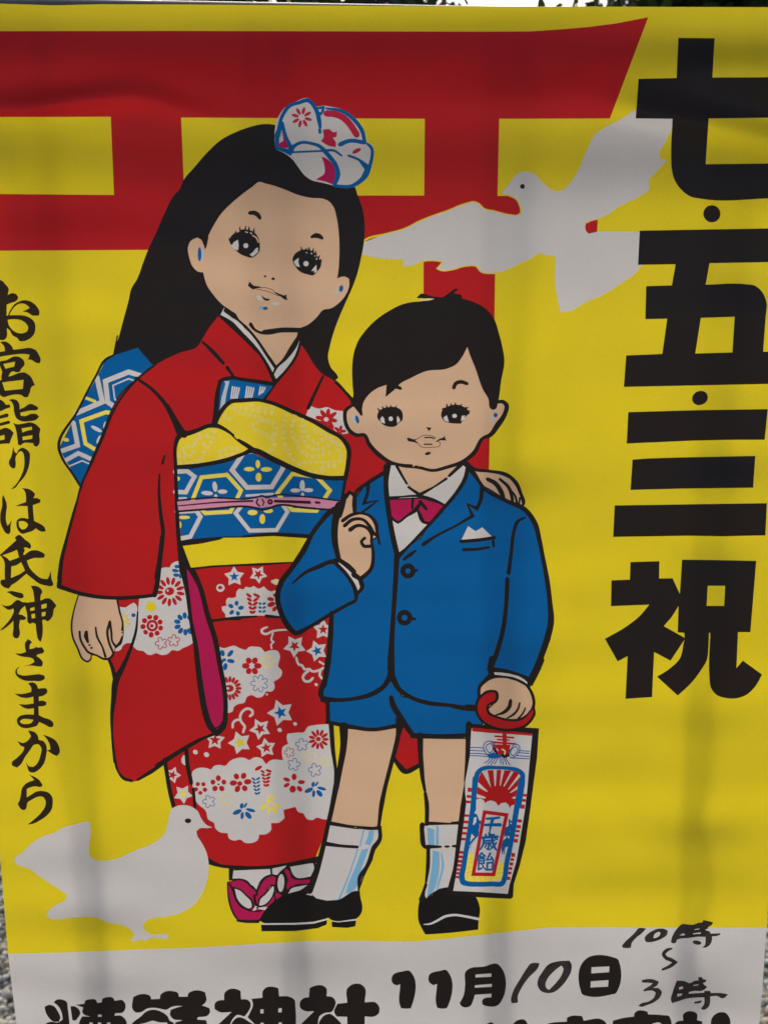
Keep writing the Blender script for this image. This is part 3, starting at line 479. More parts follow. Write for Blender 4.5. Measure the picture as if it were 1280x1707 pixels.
PL(sd+'#2', 'M', 'T', "420,590 442,575 482,605 430,637"); EL(so+'#2', 'W', 'T', 472, 490, 30, 80, 3, 14)
PL(so+'#2', 'W', 'T', "525,588 560,540 640,515 712,505 650,550 560,580")
for s, w in (("18,500 48,560 75,640 110,690 180,728 300,735 352,705", [12,16,16,14,14,12,10]), ("45,462 110,458 170,478 205,520 245,550 262,595", [14,12,14,16,14,12]), ("255,600 270,530 300,480 350,435 400,422 437,438 430,480", [12,14,12,12,12,14,12]), ("45,530 110,552 165,603 210,645 225,705", [10,10,10,14,16]), ("235,600 255,690 270,705", 20),
             ("272,692 282,640 340,580 395,512 412,520 408,580 375,645 320,690 275,700", 9), ("430,560 430,480 450,420 530,345", [12,14,12,14]), ("512,560 515,480 490,400", [14,12,10]), ("545,355 580,430 605,448 745,440", [16,14,12,14]), ("525,590 560,535 640,512 715,500", 11), ("30,365 25,455", [34,26]), ("385,362 388,415", 14), ("85,826 150,832 268,832", [14,20,24]),
             ("5,480 0,560 15,650 45,745 90,820", 9), ("0,352 130,360 300,350 520,325 790,290", [14,22,18,16,34]), ("765,310 778,345 740,460", [16,20,26]), ("345,440 350,470", 3), ("375,432 385,455", 3)): ST(OL, 'K', 'T', s, w)
PL(sd+'#1', 'W', 'T', "218,738 245,693 275,708 330,702 358,705 340,727 300,728 260,720 240,735"); EL(OL, 'K', 'T', 262, 712, 10, 8)
# hand resting on the boy's shoulder
PL(g+'hand#2', 'S', 'M', "600,170 700,190 800,215 860,250 900,330 920,400 900,418 860,405 800,370 740,325 660,280 630,220")
# ------------------------------------------------------------------ printed boy
y_ = 'printed_boy/'; BL = 'printed_boy'
UNDER.update({y_+k_: 5 for k_ in ('leg#1','leg#2','sock#1','sock#2','shorts','jacket','shirt','face','bow_tie','hand#1','hand#2','cuff#1','cuff#2')}); UNDER['printed_candy_bag/handle'] = 5
PL(BG, 'Y', 'Q', "302,440 350,452 356,500 320,745 303,570", 0)
PL(BG, 'Y', 'Q', "700,680 780,760 880,712 905,880 915,1100 885,1110 900,1240 940,1260 930,1480 890,1600 480,1600 470,1500 550,1300 610,1200 610,1100 640,900", 0)
# legs
PL(y_+'leg#1', 'S', 'Q', "400,460 560,478 728,455 720,520 690,650 640,850 592,1115 450,1105 288,1085 340,850 370,700 390,560", 0)
PL(y_+'leg#2', 'S', 'Q', "893,525 1050,528 1195,528 1188,700 1165,900 1142,1085 938,1088 930,950 912,800", 0)
# socks
s1, s2 = y_+'sock#1', y_+'sock#2'
PL(s1, 'W', 'Q', "268,1102 450,1128 600,1128 605,1180 575,1245 555,1330 500,1440 468,1530 462,1560 340,1600 260,1605 190,1590 155,1560 160,1520 200,1350 240,1200", 0)
PL(s1, 'LB', 'Q', "540,1140 572,1138 570,1180 550,1238 510,1228 528,1190"); PL(s1, 'LB', 'Q', "492,1265 538,1258 500,1360 425,1545 385,1560 400,1500 450,1380"); ST(s1, 'LB', 'Q', "505,1138 480,1240", 9); ST(s1, 'LB', 'Q', "465,1265 420,1400 340,1600", [9,9,12])
PL(s2, 'W', 'Q', "905,1103 1140,1098 1135,1240 1110,1400 1080,1520 1010,1525 950,1560 915,1595 902,1580 930,1450 945,1270 918,1240", 0)
PL(s2, 'LB', 'Q', "928,1118 975,1130 975,1242 935,1232", 0); ST(s2, 'LB', 'Q', "995,1115 995,1228", 16); PL(s2, 'LB', 'Q', "965,1270 1008,1280 1010,1350 1000,1450 970,1540 925,1582 942,1480 958,1380"); ST(s2, 'LB', 'Q', "1022,1288 1032,1370 1010,1470 992,1530", [8,14,12,8])
# shoes
h1, h2 = y_+'shoe#1', y_+'shoe#2'
PL(h1, 'K2', 'T', "275,825 310,765 355,702 420,645 500,600 570,575 640,560 740,580 745,600 780,630 850,650 930,652 1000,632 1060,595 1110,565 1172,560 1178,620 1195,700 1185,760 1150,802 1060,825 980,830 935,825 890,798 850,820 740,840 600,850 320,845")
PL(h1, 'W', 'T', "292,850 600,845 760,835 880,806 885,822 760,852 600,864 295,864", 0); PL(h1, 'W', 'T', "920,822 980,832 1145,808 1142,826 980,840 922,834", 0)
PL(h1, 'K2', 'T', "295,862 600,862 760,852 882,820 876,860 800,892 600,918 300,920", 0); PL(h1, 'K2', 'T', "922,832 980,840 1140,824 1132,875 1060,890 925,882", 0); PL(s1, 'W', 'T', "693,592 738,573 750,606 722,598", 1, 0)
PL(h2, 'K2', 'U', "590,388 600,395 578,500 588,520 640,490 700,440 800,420 1000,470 1025,500 1050,550 1066,620 1058,692 1055,710 1050,798 850,822 650,838 580,842 550,790 520,720 515,640 530,540 560,480")
ST(h2, 'W', 'U', "565,752 620,748 680,722 755,682 840,668 930,680 1060,706", [6,14,18,20,18,18,20])
# shorts
PL(y_+'shorts', 'B', 'Q', "270,255 640,140 700,150 760,250 1290,310 1290,435 1200,438 1192,495 1040,507 840,492 795,440 745,395 735,440 600,465 480,450 270,415", 0)
# jacket
jk = y_+'jacket'
PL(jk, 'B', 'o', "640,789 615,805 605,815 590,835 557,852 535,872 518,892 502,920 478,957 465,977 464,1005 472,1035 480,1048 490,1054 515,1042 552,1022 550,1040 545,1115 535,1160 580,1166 620,1157 640,1144 650,1130 660,1142 680,1160 705,1171 745,1175 792,1181 800,1160 820,1122 825,1118 860,1126 885,1137 900,1105 915,1065 919,1027 910,965 900,915 892,880 877,855 847,837 815,817 805,812 795,797 785,785 778,772 700,900", 0)
sh = y_+'shirt'
PL(sh, 'W', 'M', "22,140 85,145 180,300 240,345 330,290 430,215 545,118 562,150 520,270 400,412 300,540 200,650 93,728 60,600 40,500 20,300", 0)
PL(y_+'neck', 'S', 'M', "82,130 185,140 320,170 490,130 490,160 430,212 330,290 240,335 180,290 130,230", 0)
# head
hf = y_+'face'
PL(hf, 'S', 'D', "165,930 120,872 80,880 62,930 75,990 110,1045 150,1060 190,1060 220,1110 290,1190 350,1235 440,1265 540,1275 640,1295 740,1275 860,1230 920,1180 980,1078 1010,1070 1060,1030 1110,940 1130,880 1115,840 1080,840 1060,880 1000,700 880,450 600,580 400,700 200,800")
hr = y_+'hair'
PL(hr, 'K', 'D', "575,168 500,175 440,190 350,235 270,290 200,360 150,430 120,510 108,620 112,740 115,800 95,850 125,875 165,932 178,930 175,870 185,840 220,790 280,745 338,716 330,808 400,748 420,725 500,680 600,635 740,618 800,590 840,540 875,473 890,520 930,620 980,760 1015,820 1030,885 1045,893 1062,888 1080,835 1100,700 1122,560 1110,480 1085,380 1055,290 1000,220 920,175 840,150 838,125 805,120 785,115 815,88 800,82 770,100 740,122 720,137 650,137 560,122 536,148 600,148 655,148")
PL(hr, 'Wy', 'D', "545,160 600,150 658,153 620,163 570,165"); ST(hr, 'K', 'D', "395,738 425,745", [22,16])
for s, w in (("100,868 66,895 60,950 90,1030 140,1062 188,1060 220,1120 290,1195 370,1245 430,1260 505,1265", [16,20,20,20,20,18,22,24,18,16,14]), ("560,1278 640,1297 740,1275 850,1235 920,1180 985,1078 1020,1065 1080,990 1125,920 1135,860 1110,838 1078,840", [16,16,18,20,24,18,22,30,24,24,20,18])): ST(BL, 'K', 'D', s, w)
EL(BL, 'K', 'D', 535, 1272, 17, 9)
ST(y_+'eyebrow#1', 'K', 'D', "785,745 795,720 830,706 872,718", [20,20,20,18]); ST(y_+'eyebrow#2', 'K', 'D', "400,740 430,750", 16)
e1, e2 = y_+'eye#1', y_+'eye#2'
PL(e1, 'K', 'D', "277,950 280,912 300,890 340,876 400,876 432,892 446,930 440,965 418,980 400,1000 350,1005 312,990 292,968"); PL(e1, 'W', 'D', "294,955 308,935 322,950 326,985 300,975", 0); PL(e1, 'W', 'D', "404,938 420,948 428,965 408,985", 0); EL(e1, 'W', 'D', 365, 953, 15, 16); ST(e1, 'S', 'D', "412,936 424,958", 5)
for s in ("290,900 278,882", "318,890 308,870", "340,882 335,864", "365,880 365,862", "395,882 403,866"): ST(e1, 'K', 'D', s, [11, 4])
PL(e2, 'K', 'D', "700,930 708,895 745,870 800,858 850,872 880,895 893,915 862,940 845,962 832,985 770,982 722,968"); PL(e2, 'W', 'D', "715,945 738,928 745,950 752,975 724,965", 0); PL(e2, 'W', 'D', "838,932 860,930 855,955 832,968", 0); EL(e2, 'W', 'D', 790, 933, 16, 14)
for s in ("722,885 705,888", "740,875 738,853", "768,868 765,851", "795,862 795,846", "825,868 838,856", "860,882 882,878", "880,905 892,898"): ST(e2, 'K', 'D', s, [12, 4])
PL(y_+'nose', 'K', 'D', "600,1008 637,1012 620,1035")
mo = y_+'mouth'
PL(mo, 'K', 'D', "472,1083 480,1078 520,1090 555,1080 528,1096 555,1120 518,1108 480,1102", 0); PL(mo, 'K', 'D', "655,1110 690,1085 715,1078 722,1065 734,1098 700,1095", 0)
ST(mo, 'K', 'D', "545,1085 570,1068 600,1062 640,1067 665,1078", 3); ST(mo, 'K', 'D', "550,1120 565,1138 600,1145 640,1142 690,1132 695,1112 672,1100", 3); ST(mo, 'K', 'D', "592,1078 625,1076 655,1084", 7); ST(mo, 'K', 'D', "588,1122 640,1122", 7)
EL(y_+'chin', 'K', 'D', 612, 1184, 21, 10, -15)
EL(y_+'ear#1', 'LW', 'D', 122, 952, 13, 28, -10); EL(y_+'ear#1', 'B', 'D', 142, 957, 12, 28, -15); EL(y_+'ear#2', 'LW', 'D', 1043, 952, 18, 13, -30); EL(y_+'ear#2', 'B', 'D', 1063, 928, 14, 15)
# bow tie
bt = y_+'bow_tie'
PL(bt, 'M', 'M', "30,375 190,368 250,365 402,410 385,450 310,518 275,520 240,450 215,440 150,480 92,522 48,492 35,440", 0)
for s, w in (("12,362 120,352 240,348 320,368 408,412", [18,10,14,14,14]), ("30,380 45,482 92,522 150,482 215,435 245,390", [12,14,12,12,24,16]), ("192,366 188,430", [16,12]), ("222,438 262,520 300,528 360,480", [12,16,14,14]), ("240,385 280,432", [20,18]), ("85,148 118,208 152,265", [16,14,12]), ("162,288 250,348", [12,20]), ("240,338 330,288 415,232", [20,10,14]), ("435,212 480,170 530,122", [16,18,24]),
             ("10,150 14,350 35,500 62,640 90,765", [24,20,22,26,24]), ("562,135 540,230 480,330 400,425 300,540 180,665 95,755", [22,22,20,20,18,14,20]), ("85,750 78,900 65,1100 52,1300 46,1500", [30,26,24,28,40]),
             ("655,285 642,380 618,432 555,402 592,480 480,545 350,612 262,670", [24,20,20,14,18,12,14,22]), ("132,770 180,735 212,712", [14,22,10]),
             ("545,135 600,168 700,182 820,207 880,262 910,330 930,400 905,425", [30,18,16,18,22,18,14,12]), ("578,175 620,235 660,292 820,382 940,440 1005,530 1035,640 1055,740 1085,900 1105,1060 1112,1180 1080,1320 1020,1480 965,1600", [24,16,14,22,26,28,24,22,26,26,34,34,30,34]),
             ("690,235 740,262 780,320 800,375", [20,24,26,20]), ("772,235 830,290 850,345 858,405", [14,18,18,16]), ("840,300 872,345 888,405", [6,12,14]), ("905,360 898,412", [12,8]), ("940,490 892,515 866,580 850,700 830,860", [10,18,18,18,22]), ("822,902 815,1050 790,1250 748,1400 710,1505", [24,22,24,26,24]), ("712,1500 830,1520 965,1565", [24,20,20])): ST(BL, 'K', 'M', s, w)
PL(y_+'pocket_square', 'W', 'M', "515,640 560,548 610,582 655,556 720,620", 0)
for s, w in (("512,650 620,642 735,625", 18), ("724,625 730,682", [14,14]), ("530,706 620,702 700,690", [18,16,12])): ST(BL, 'K', 'M', s, w)
for cx, cy, r in ((160, 847, 34), (137, 1159, 36)): RING(y_+f'button#{cx}', 'K', 'M', cx, cy, r, 26, 18)
ST(BL, 'K', 'M', "195,850 220,842", 14); ST(BL, 'K', 'M', "178,1163 205,1168", 16)
# raised hand
PL(y_+'hand#1', 'S', 'L', "548,345 572,332 590,350 596,430 604,462 680,470 730,510 748,560 742,600 745,620 715,640 720,690 725,780 700,850 640,888 600,870 560,830 508,765 490,640 500,520 525,430")
PL(y_+'cuff#1', 'W', 'L', "483,797 510,788 600,870 625,900 645,970 620,1000 600,950 560,890 520,840", 0)
for s, w in (("830,130 815,250 828,400 850,560 890,745", [30,24,22,24,26]), ("800,192 700,255 608,332 600,400 605,465", [22,22,16,20,18]), ("545,355 570,322 596,338 608,400 604,465", [22,18,18,18,14]), ("500,410 478,500 472,640 500,775", [40,38,34,24]), ("540,345 520,420 505,480", [24,30,24]),
             ("525,512 580,475 650,462 705,480 745,530 755,590 770,668", [20,18,14,16,22,16,12]), ("538,545 590,505 660,505 705,550 738,605", [20,18,16,18,16]), ("575,572 620,545 680,556 716,600 718,640", [24,18,16,18,14]), ("672,628 650,650 665,680 708,682", [16,16,18,18]), ("715,640 728,740 715,830 640,905", [14,18,20,24]), ("500,772 560,815 600,852", [22,28,26]), ("600,872 642,905 655,955 622,1000", [30,22,24,16]),
             ("490,430 440,455 380,520 318,605 268,710 185,830 115,925 92,1010 112,1120 155,1200 212,1262 300,1222 450,1132 560,1070 612,1040 612,990 560,885 480,798", [36,30,24,24,26,26,30,28,28,26,26,20,20,18,18,24,20,22]), ("482,782 430,790 380,812 270,862 190,930", [30,22,24,18,8]), ("452,1125 445,1300 425,1480 400,1610", [22,26,26,30]),
             ("695,268 690,330 665,398 758,378 690,430 650,458", [22,16,18,16,14,10])): ST(BL, 'K', 'L', s, w)
for s, w in (("270,-10 248,130 222,240 265,285", [34,30,28,24]), ("685,-20 690,60 685,120", [36,34,44]), ("682,110 640,175 560,228 420,262 230,268", [30,26,26,20,24]), ("692,110 740,195 830,255 930,287 1065,302", [36,26,22,24,20]), ("1080,303 1150,318 1260,328", [22,26,28]), ("265,280 268,415", 22), ("262,415 400,442 560,465 735,438", [20,22,20,22]),
             ("688,252 700,300 752,385 800,460 835,505", [26,32,30,30,24]), ("830,505 1000,510 1200,502", [30,24,22]), ("745,395 735,500 700,650 655,820 625,960 605,1112", [44,26,24,22,26,16]), ("288,425 298,580 318,740 322,860", [26,24,16,28]), ("372,445 372,560 345,730 322,850", [48,36,30,30]),
             ("322,830 288,1000 265,1110 228,1280 180,1450 145,1540", [28,22,24,24,28,34]), ("708,660 780,745 880,702", [22,26,22]), ("880,505 885,650 895,780 912,870", [34,24,22,16]), ("915,890 925,960 925,1095", [18,24,22]), ("1205,430 1198,650 1182,808", [34,28,16]), ("1185,832 1165,980 1145,1150 1115,1400 1088,1540", [18,26,26,26,44]),
             ("290,1090 440,1112", [20,8]), ("462,1118 540,1125 612,1120 612,1195 575,1250", [8,16,20,22,28]), ("245,1225 350,1240 462,1248", [24,16,16]), ("572,1252 530,1370 478,1455 472,1535", [26,20,22,10]), ("895,1100 890,1160 912,1245 940,1255", [28,18,22,18]), ("935,1255 932,1380 920,1480", [20,22,12]), ("918,1488 905,1540 890,1600", [10,16,30]),
             ("930,1090 1060,1090", [20,8]), ("1090,1085 1145,1088", [8,22]), ("930,1246 1018,1246", [22,12]), ("1098,1242 1140,1242", [12,20])): ST(BL, 'K', 'Q', s, w)
EL(BL, 'K', 'Q', 1060, 1245, 19, 8)
# ------------------------------------------------------------------ printed candy bag and the hand that holds it
cb = 'printed_candy_bag/'; CB = 'printed_candy_bag'
PL(CB, 'K', 'o', "778,1205 782,1206 840,1211 898,1214 895,1262 888.5,1310 883.5,1350 876,1402 866,1443 856,1474 855,1495 851,1498.5 800,1496 748,1492 751,1464 758,1440 765,1400 769,1370 772,1340 774,1312 776,1280 778,1240", 0)
PL(cb+'paper', 'W', 'o', "786,1214 887,1223 883,1264 878,1322 875,1347 866,1404 860,1437 849,1475 846,1490 800,1487 755,1485 759,1464 767,1412 773,1370 777,1338 775,1322 775,1303 783,1261 785,1220", 0)
PL(cb+'paper', 'R', 'R', "300,722 620,752 940,785 938,810 700,792 500,780 298,762", 0)
tx = cb+'celebration_character'
for s, w in (("645,785 645,900", 30), ("545,815 740,830", 13), ("570,850 690,856", 12), ("505,877 760,897", 14), ("560,912 700,917", 14)): ST(tx, 'R', 'R', s, w)
PL(tx, 'R', 'R', "520,890 600,920 650,905 700,918 700,980 690,1030 640,1042 590,1010 555,990 520,950")
cr = cb+'tied_cord'
for s in ("420,930 432,890 470,868 515,875 545,915 530,985 490,1015 450,1000 428,970", "445,935 465,900 500,895 520,930 510,980 475,990", "690,1010 715,950 745,905 785,905 806,935 795,990 760,1030 715,1045", "705,990 730,945 765,925 785,945 765,1000 730,1025"): ST(cr, 'B', 'R', s, 7, closed=1)
for s in ("280,935 350,936 425,942", "280,965 350,970 440,972", "280,998 360,998 455,1008", "280,1022 370,1024 475,1030", "800,968 910,975", "790,990 905,998", "770,1022 910,1030", "710,1045 905,1056", "495,1035 470,1075 430,1100", "525,1040 500,1080 465,1110", "552,1040 525,1085 500,1115", "570,1045 555,1085 535,1110", "590,1040 600,1080 605,1112", "608,1040 625,1080 630,1117", "632,1045 655,1085 665,1117", "655,1045 680,1090 702,1122"): ST(cr, 'B', 'R', s, 7)
PL(cr, 'B', 'R', "455,1010 520,990 580,1005 610,1010 605,1040 560,1050 470,1038"); PL(cr, 'KM', 'R', "515,930 560,960 560,990 580,1000 560,1010 530,970"); PL(cr, 'KM', 'R', "600,1020 620,1000 650,1015 690,990 700,1020 670,1042 630,1045"); ST(cr, 'Wy', 'R', "620,955 650,975 645,1005", 10); ST(cr, 'W', 'R', "560,950 575,970", 8)
# side stripes
for (sx0, sx1, ys) in ((lambda q: 318-(q-110)*.13, lambda q: 372-(q-110)*.08, ((130,44), (220,30), (292,28), (475,26), (560,30), (640,26), (712,28), (790,28), (965,30), (1025,30), (1085,30), (1140,28), (1195,26), (1245,24), (1296,26))),
                       (lambda q: 1045-(q-190)*.185, lambda q: 1108-(q-190)*.2, ((204,28), (272,30), (355,44), (546,34), (622,36), (682,26), (742,26), (810,38), (1000,40), (1060,28), (1120,34), (1180,30), (1240,28), (1312,34)))):
    for yy, hh in ys:
        hh *= 1.3
        x0, x1 = sx0(yy), sx1(yy)
        if yy > 900 and x0 < 500: x0, x1 = 205-(yy-965)*.14, 268-(yy-965)*.09
        PL(cb+'paper', 'R', 'S', f"{x0},{yy-hh/2} {x1},{yy-hh/2+5} {x1-2},{yy+hh/2+3} {x0-3},{yy+hh/2}", 0)
fr = cb+'picture_panel'
PL(fr, 'W', 'R', "330,1600 345,1400 365,1270 400,1195 440,1172 560,1168 750,1185 815,1215 828,1260 815,1400 795,1600", 0)
PL(fr, 'R', 'R', "395,1200 440,1178 560,1172 700,1180 780,1195 820,1230 825,1350 805,1480 770,1550 740,1545 710,1560 700,1588 680,1550 650,1530 610,1528 575,1560 545,1515 490,1500 440,1530 420,1495 385,1480 340,1492 345,1400 365,1270", 0)
for s in ("405,1195 462,1175 500,1365", "525,1172 562,1172 550,1345 538,1345", "610,1175 642,1178 602,1340 592,1340", "712,1188 740,1195 642,1350 630,1350", "798,1215 814,1242 692,1382 678,1382", "805,1330 800,1368 712,1420 700,1415", "358,1305 375,1315 465,1400 455,1410 360,1355", "345,1428 445,1465 440,1480 350,1472", "726,1465 786,1455 786,1475 732,1482"): PL(fr, 'W', 'R', s, 0)
PL(fr, 'W', 'S', "395,330 420,290 470,265 520,275 545,312 580,285 640,278 690,300 722,348 760,310 820,303 858,330 876,382 905,345 965,318 935,500 840,1095 760,1330 500,1365 265,1350 320,990 380,600", 0)
PL(fr, 'Yp', 'S', "322,990 395,980 380,1275 670,1285 735,1095 822,1088 790,1250 758,1332 500,1368 262,1350", 0)
for s in ("330,1050 390,1040", "318,1110 385,1095", "305,1180 375,1160", "300,1240 370,1225", "400,1290 410,1345", "480,1290 495,1350", "560,1290 545,1350", "640,1290 600,1350", "740,1130 815,1110", "720,1190 800,1170", "700,1250 785,1230"): ST(fr, 'Y', 'S', s, 7)
PL(fr, 'B', 'S', "385,458 430,450 455,500 468,540 510,545 495,620 470,640 465,700 445,770 430,790 380,850 330,925 305,905 318,700 340,600 352,480")
for s in ("372,535 400,500 432,498 430,560 400,602 374,597", "345,832 340,780 352,715 372,722 410,762 380,785", "470,580 485,610 475,640"): PL(fr, 'W', 'S', s, 0)
ST(fr, 'W', 'S', "333,893 380,840 445,765", 8)
PL(fr, 'B', 'S', "858,512 895,548 925,540 915,620 935,620 900,800 862,885 820,900 800,930 775,1010 762,900 800,760 812,640 860,615"); ST(fr, 'B', 'S', "805,920 800,990", 8)
for s in ("875,678 897,682 885,728", "783,782 830,742 832,768 795,802", "845,745 860,752 885,745 870,785 850,775", "880,575 915,560 905,610"): PL(fr, 'W', 'S', s, 0)
ST(fr, 'B', 'S', "410,-20 398,200 378,400 335,700 292,950 262,1150 238,1310 255,1365 300,1382 450,1392 620,1388 785,1370 800,1330 835,1100 880,900 930,600 985,280 1030,0", [42,44,44,42,44,44,52,52,46,44,44,44,44,44,42,48,50,44])
ST(fr, 'B', 'R', "318,1600 322,1450 340,1280 360,1205 400,1165 450,1150 560,1150 700,1158 790,1180 832,1215 838,1280 822,1420 800,1560", [30,30,36,36,30,28,24,26,30,34,34,32,30])
nl = cb+'name_panel'
PL(nl, 'W', 'S', "540,430 830,465 660,1260 390,1255", 0); ST(nl, 'R', 'S', "540,430 832,468 660,1262 390,1258", 32, closed=1)
tx = cb+'candy_character'
for s, w in (("568,518 640,515 735,503", [22,24,22]), ("538,602 640,600 748,600", [24,28,32]), ("650,520 625,600 608,690", [30,26,12])): ST(tx+'#1', 'B', 'S', s, w)
for s, w in (("605,708 605,765", 15), ("605,738 665,732", 13), ("555,732 555,765", 14), ("502,772 610,764 715,758", 16), ("530,775 524,850 482,930", [15,15,10]), ("640,768 655,855 682,915 708,945", [15,15,15,9]), ("678,778 708,795", 12), ("530,815 670,806", 13), ("548,845 635,840", 12), ("592,845 592,925 570,918", 13), ("562,868 545,900", 11), ("615,865 632,895", 11), ("695,838 660,885 612,932", [12,13,8])): ST(tx+'#2', 'B', 'S', s, list(np.atleast_1d(w)*1.45) if np.ndim(w) else w*1.45)
for s, w in (("502,972 475,1010 436,1045", [14,14,9]), ("502,975 525,1000 555,1020", [12,13,9]), ("478,1028 528,1025", 12), ("462,1052 535,1048 530,1112 462,1116", 13), ("466,1083 530,1080", 11), ("464,1050 458,1195 500,1178", 14), ("505,1125 525,1165 555,1198", [11,12,9]), ("615,978 590,1030 568,1068 640,1058", 14), ("628,1028 658,1078", 13), ("575,1108 652,1102 642,1196 572,1200 576,1108", 14)): ST(tx+'#3', 'B', 'S', s, list(np.atleast_1d(w)*1.3) if np.ndim(w) else w*1.3, 0, 1, 0, 1)
# hand with the bag handle
PL(y_+'hand#2', 'S', 'R', "378,388 385,300 450,235 520,198 640,192 760,222 880,285 932,370 942,450 900,565 800,635 700,635 580,605 500,585 470,530 540,460 565,400 545,350 500,335 440,370")
PL(cb+'handle', 'R', 'R', "362,480 380,425 420,385 470,352 515,342 548,355 562,400 545,445 510,462 480,470 460,510 480,570 560,612 700,645 800,640 870,605 920,560 948,525 962,560 940,620 870,690 760,738 640,738 520,715 430,670 375,600 355,530")
PL(y_+'cuff#2', 'W', 'R', "532,132 610,135 700,148 800,175 850,205 890,242 885,268 850,250 780,212 640,170 538,158", 0)
for s, w in (("378,395 352,450 345,540 372,610 430,672 520,722 640,748 760,742 870,700 938,625 964,550 945,490", [22,22,24,22,20,24,22,22,20,20,18,14]), ("385,392 450,345 512,332 558,345 568,400 545,448 490,468 462,505 478,570 560,612 700,645 800,640 870,602 925,535", [16,22,18,22,22,20,16,18,18,12,12,16,14,12]),
             ("372,395 378,290 440,222 520,182 620,180 780,212 885,278 940,370 958,450 955,520", [24,26,30,28,18,16,20,24,24,16]), ("708,435 700,490 640,558 548,590", [26,30,26,10]), ("806,460 790,520 740,582 675,620", [14,16,18,12]), ("866,515 840,570 790,628", [12,14,16]),
             ("512,-10 488,90 540,108 700,128 800,160 880,205 930,240 990,130 1050,0", [50,40,22,18,22,26,40,36,30]), ("485,95 500,150 440,210", [36,40,24]), ("905,230 905,310", [30,20]), ("330,500 240,495", 30)): ST(BL, 'K', 'R', s, w)
# ------------------------------------------------------------------ standing dove, over the hem
d2 = 'printed_standing_dove'
DV2 = "265.0,1458 292,1400"
def cat(*a): return np.vstack([pts(c, s) for c, s in a])
PL(d2, 'W', 'o', cat(('P', "378,797 340,782 300,732 282,692 240,660 190,648 140,655 105,675 90,720 80,770"), ('V', "975,320 940,355 900,380 800,420 700,465 640,478 560,472 535,450 528,400 540,320 535,255 525,250 450,265 380,282 320,315 270,330 180,385 130,435 90,465 88,485 110,505 170,525 240,575 330,635 395,675 395,700 330,745 290,775 278,805 300,822 420,818 520,812 580,818 640,845 720,860 770,885 795,915 790,935 775,950 790,958 830,948 870,952 900,935 950,940 995,938 1003,925 980,915 900,915 860,890 850,865 870,835 920,818 1000,808 1080,785 1150,740 1200,670 1230,590 1238,500 1225,430 1195,370 1170,330 1165,305 1185,288 1230,286")))
EL(d2, 'K', 'P', 215, 753, 22, 16)
# ------------------------------------------------------------------ inks on translucent poster stock
INK = dict(YW=(226,213,128), Y=(224,205,34), YS=(232,210,52), Yp=(234,218,88), YD=(222,200,60), YO=(214,170,70), W=(204,203,204), Wy=(222,214,160), LW=(178,190,205), R=(180,28,31), R2=(186,36,66), B=(0,94,162), LB=(122,178,216), M=(176,25,84), P=(206,140,170),
           S=(212,178,148), K=(34,29,28), K2=(26,23,25), KB=(46,36,24), KH=(52,46,48), KM=(60,16,34))
def ink(name, rgb):
    m, nt, bs = new_mat('ink_' + name); nt.nodes.remove(bs)
    out = nt.nodes['Material Output']; N = nt.nodes.new; L = nt.links.new
    tc = N('ShaderNodeTexCoord'); no = N('ShaderNodeTexNoise'); no.inputs['Scale'].default_value = 900; no.inputs['Detail'].default_value = 2
    no2 = N('ShaderNodeTexNoise'); no2.inputs['Scale'].default_value = 26; no2.inputs['Detail'].default_value = 3
    L(tc.outputs['Object'], no.inputs['Vector']); L(tc.outputs['Object'], no2.inputs['Vector'])
    ad = N('ShaderNodeMath'); ad.operation = 'ADD'; L(no.outputs['Fac'], ad.inputs[0]); L(no2.outputs['Fac'], ad.inputs[1])
    mr = N('ShaderNodeMapRange'); mr.inputs['From Min'].default_value = .6; mr.inputs['From Max'].default_value = 1.4; mr.inputs['To Min'].default_value = .95; mr.inputs['To Max'].default_value = 1.05
    if name == 'KH': mr.inputs['To Min'].default_value = .45; mr.inputs['To Max'].default_value = 1.5; no2.inputs['Scale'].default_value = 160
    L(ad.outputs[0], mr.inputs['Value'])
    hs = N('ShaderNodeHueSaturation'); hs.inputs['Color'].default_value = (*lin(rgb), 1); L(mr.outputs[0], hs.inputs['Value'])
    df = N('ShaderNodeBsdfDiffuse'); tr = N('ShaderNodeBsdfTranslucent'); gl = N('ShaderNodeBsdfGlossy'); gl.inputs['Roughness'].default_value = .38
    L(hs.outputs[0], df.inputs['Color']); L(hs.outputs[0], tr.inputs['Color'])
    bp = N('ShaderNodeBump'); bp.inputs['Strength'].default_value = .05; bp.inputs['Distance'].default_value = .0004; L(no.outputs['Fac'], bp.inputs['Height'])
    L(bp.outputs[0], df.inputs['Normal']); L(bp.outputs[0], gl.inputs['Normal'])
    m1 = N('ShaderNodeMixShader'); m1.inputs[0].default_value = TRANS; L(df.outputs[0], m1.inputs[1]); L(tr.outputs[0], m1.inputs[2])
    m2 = N('ShaderNodeMixShader'); m2.inputs[0].default_value = .022; L(m1.outputs[0], m2.inputs[1]); L(gl.outputs[0], m2.inputs[2])
    L(m2.outputs[0], out.inputs['Surface'])
    return m
TRANS = 0.68
MAT = {k_: ink(k_, v) for k_, v in INK.items()}

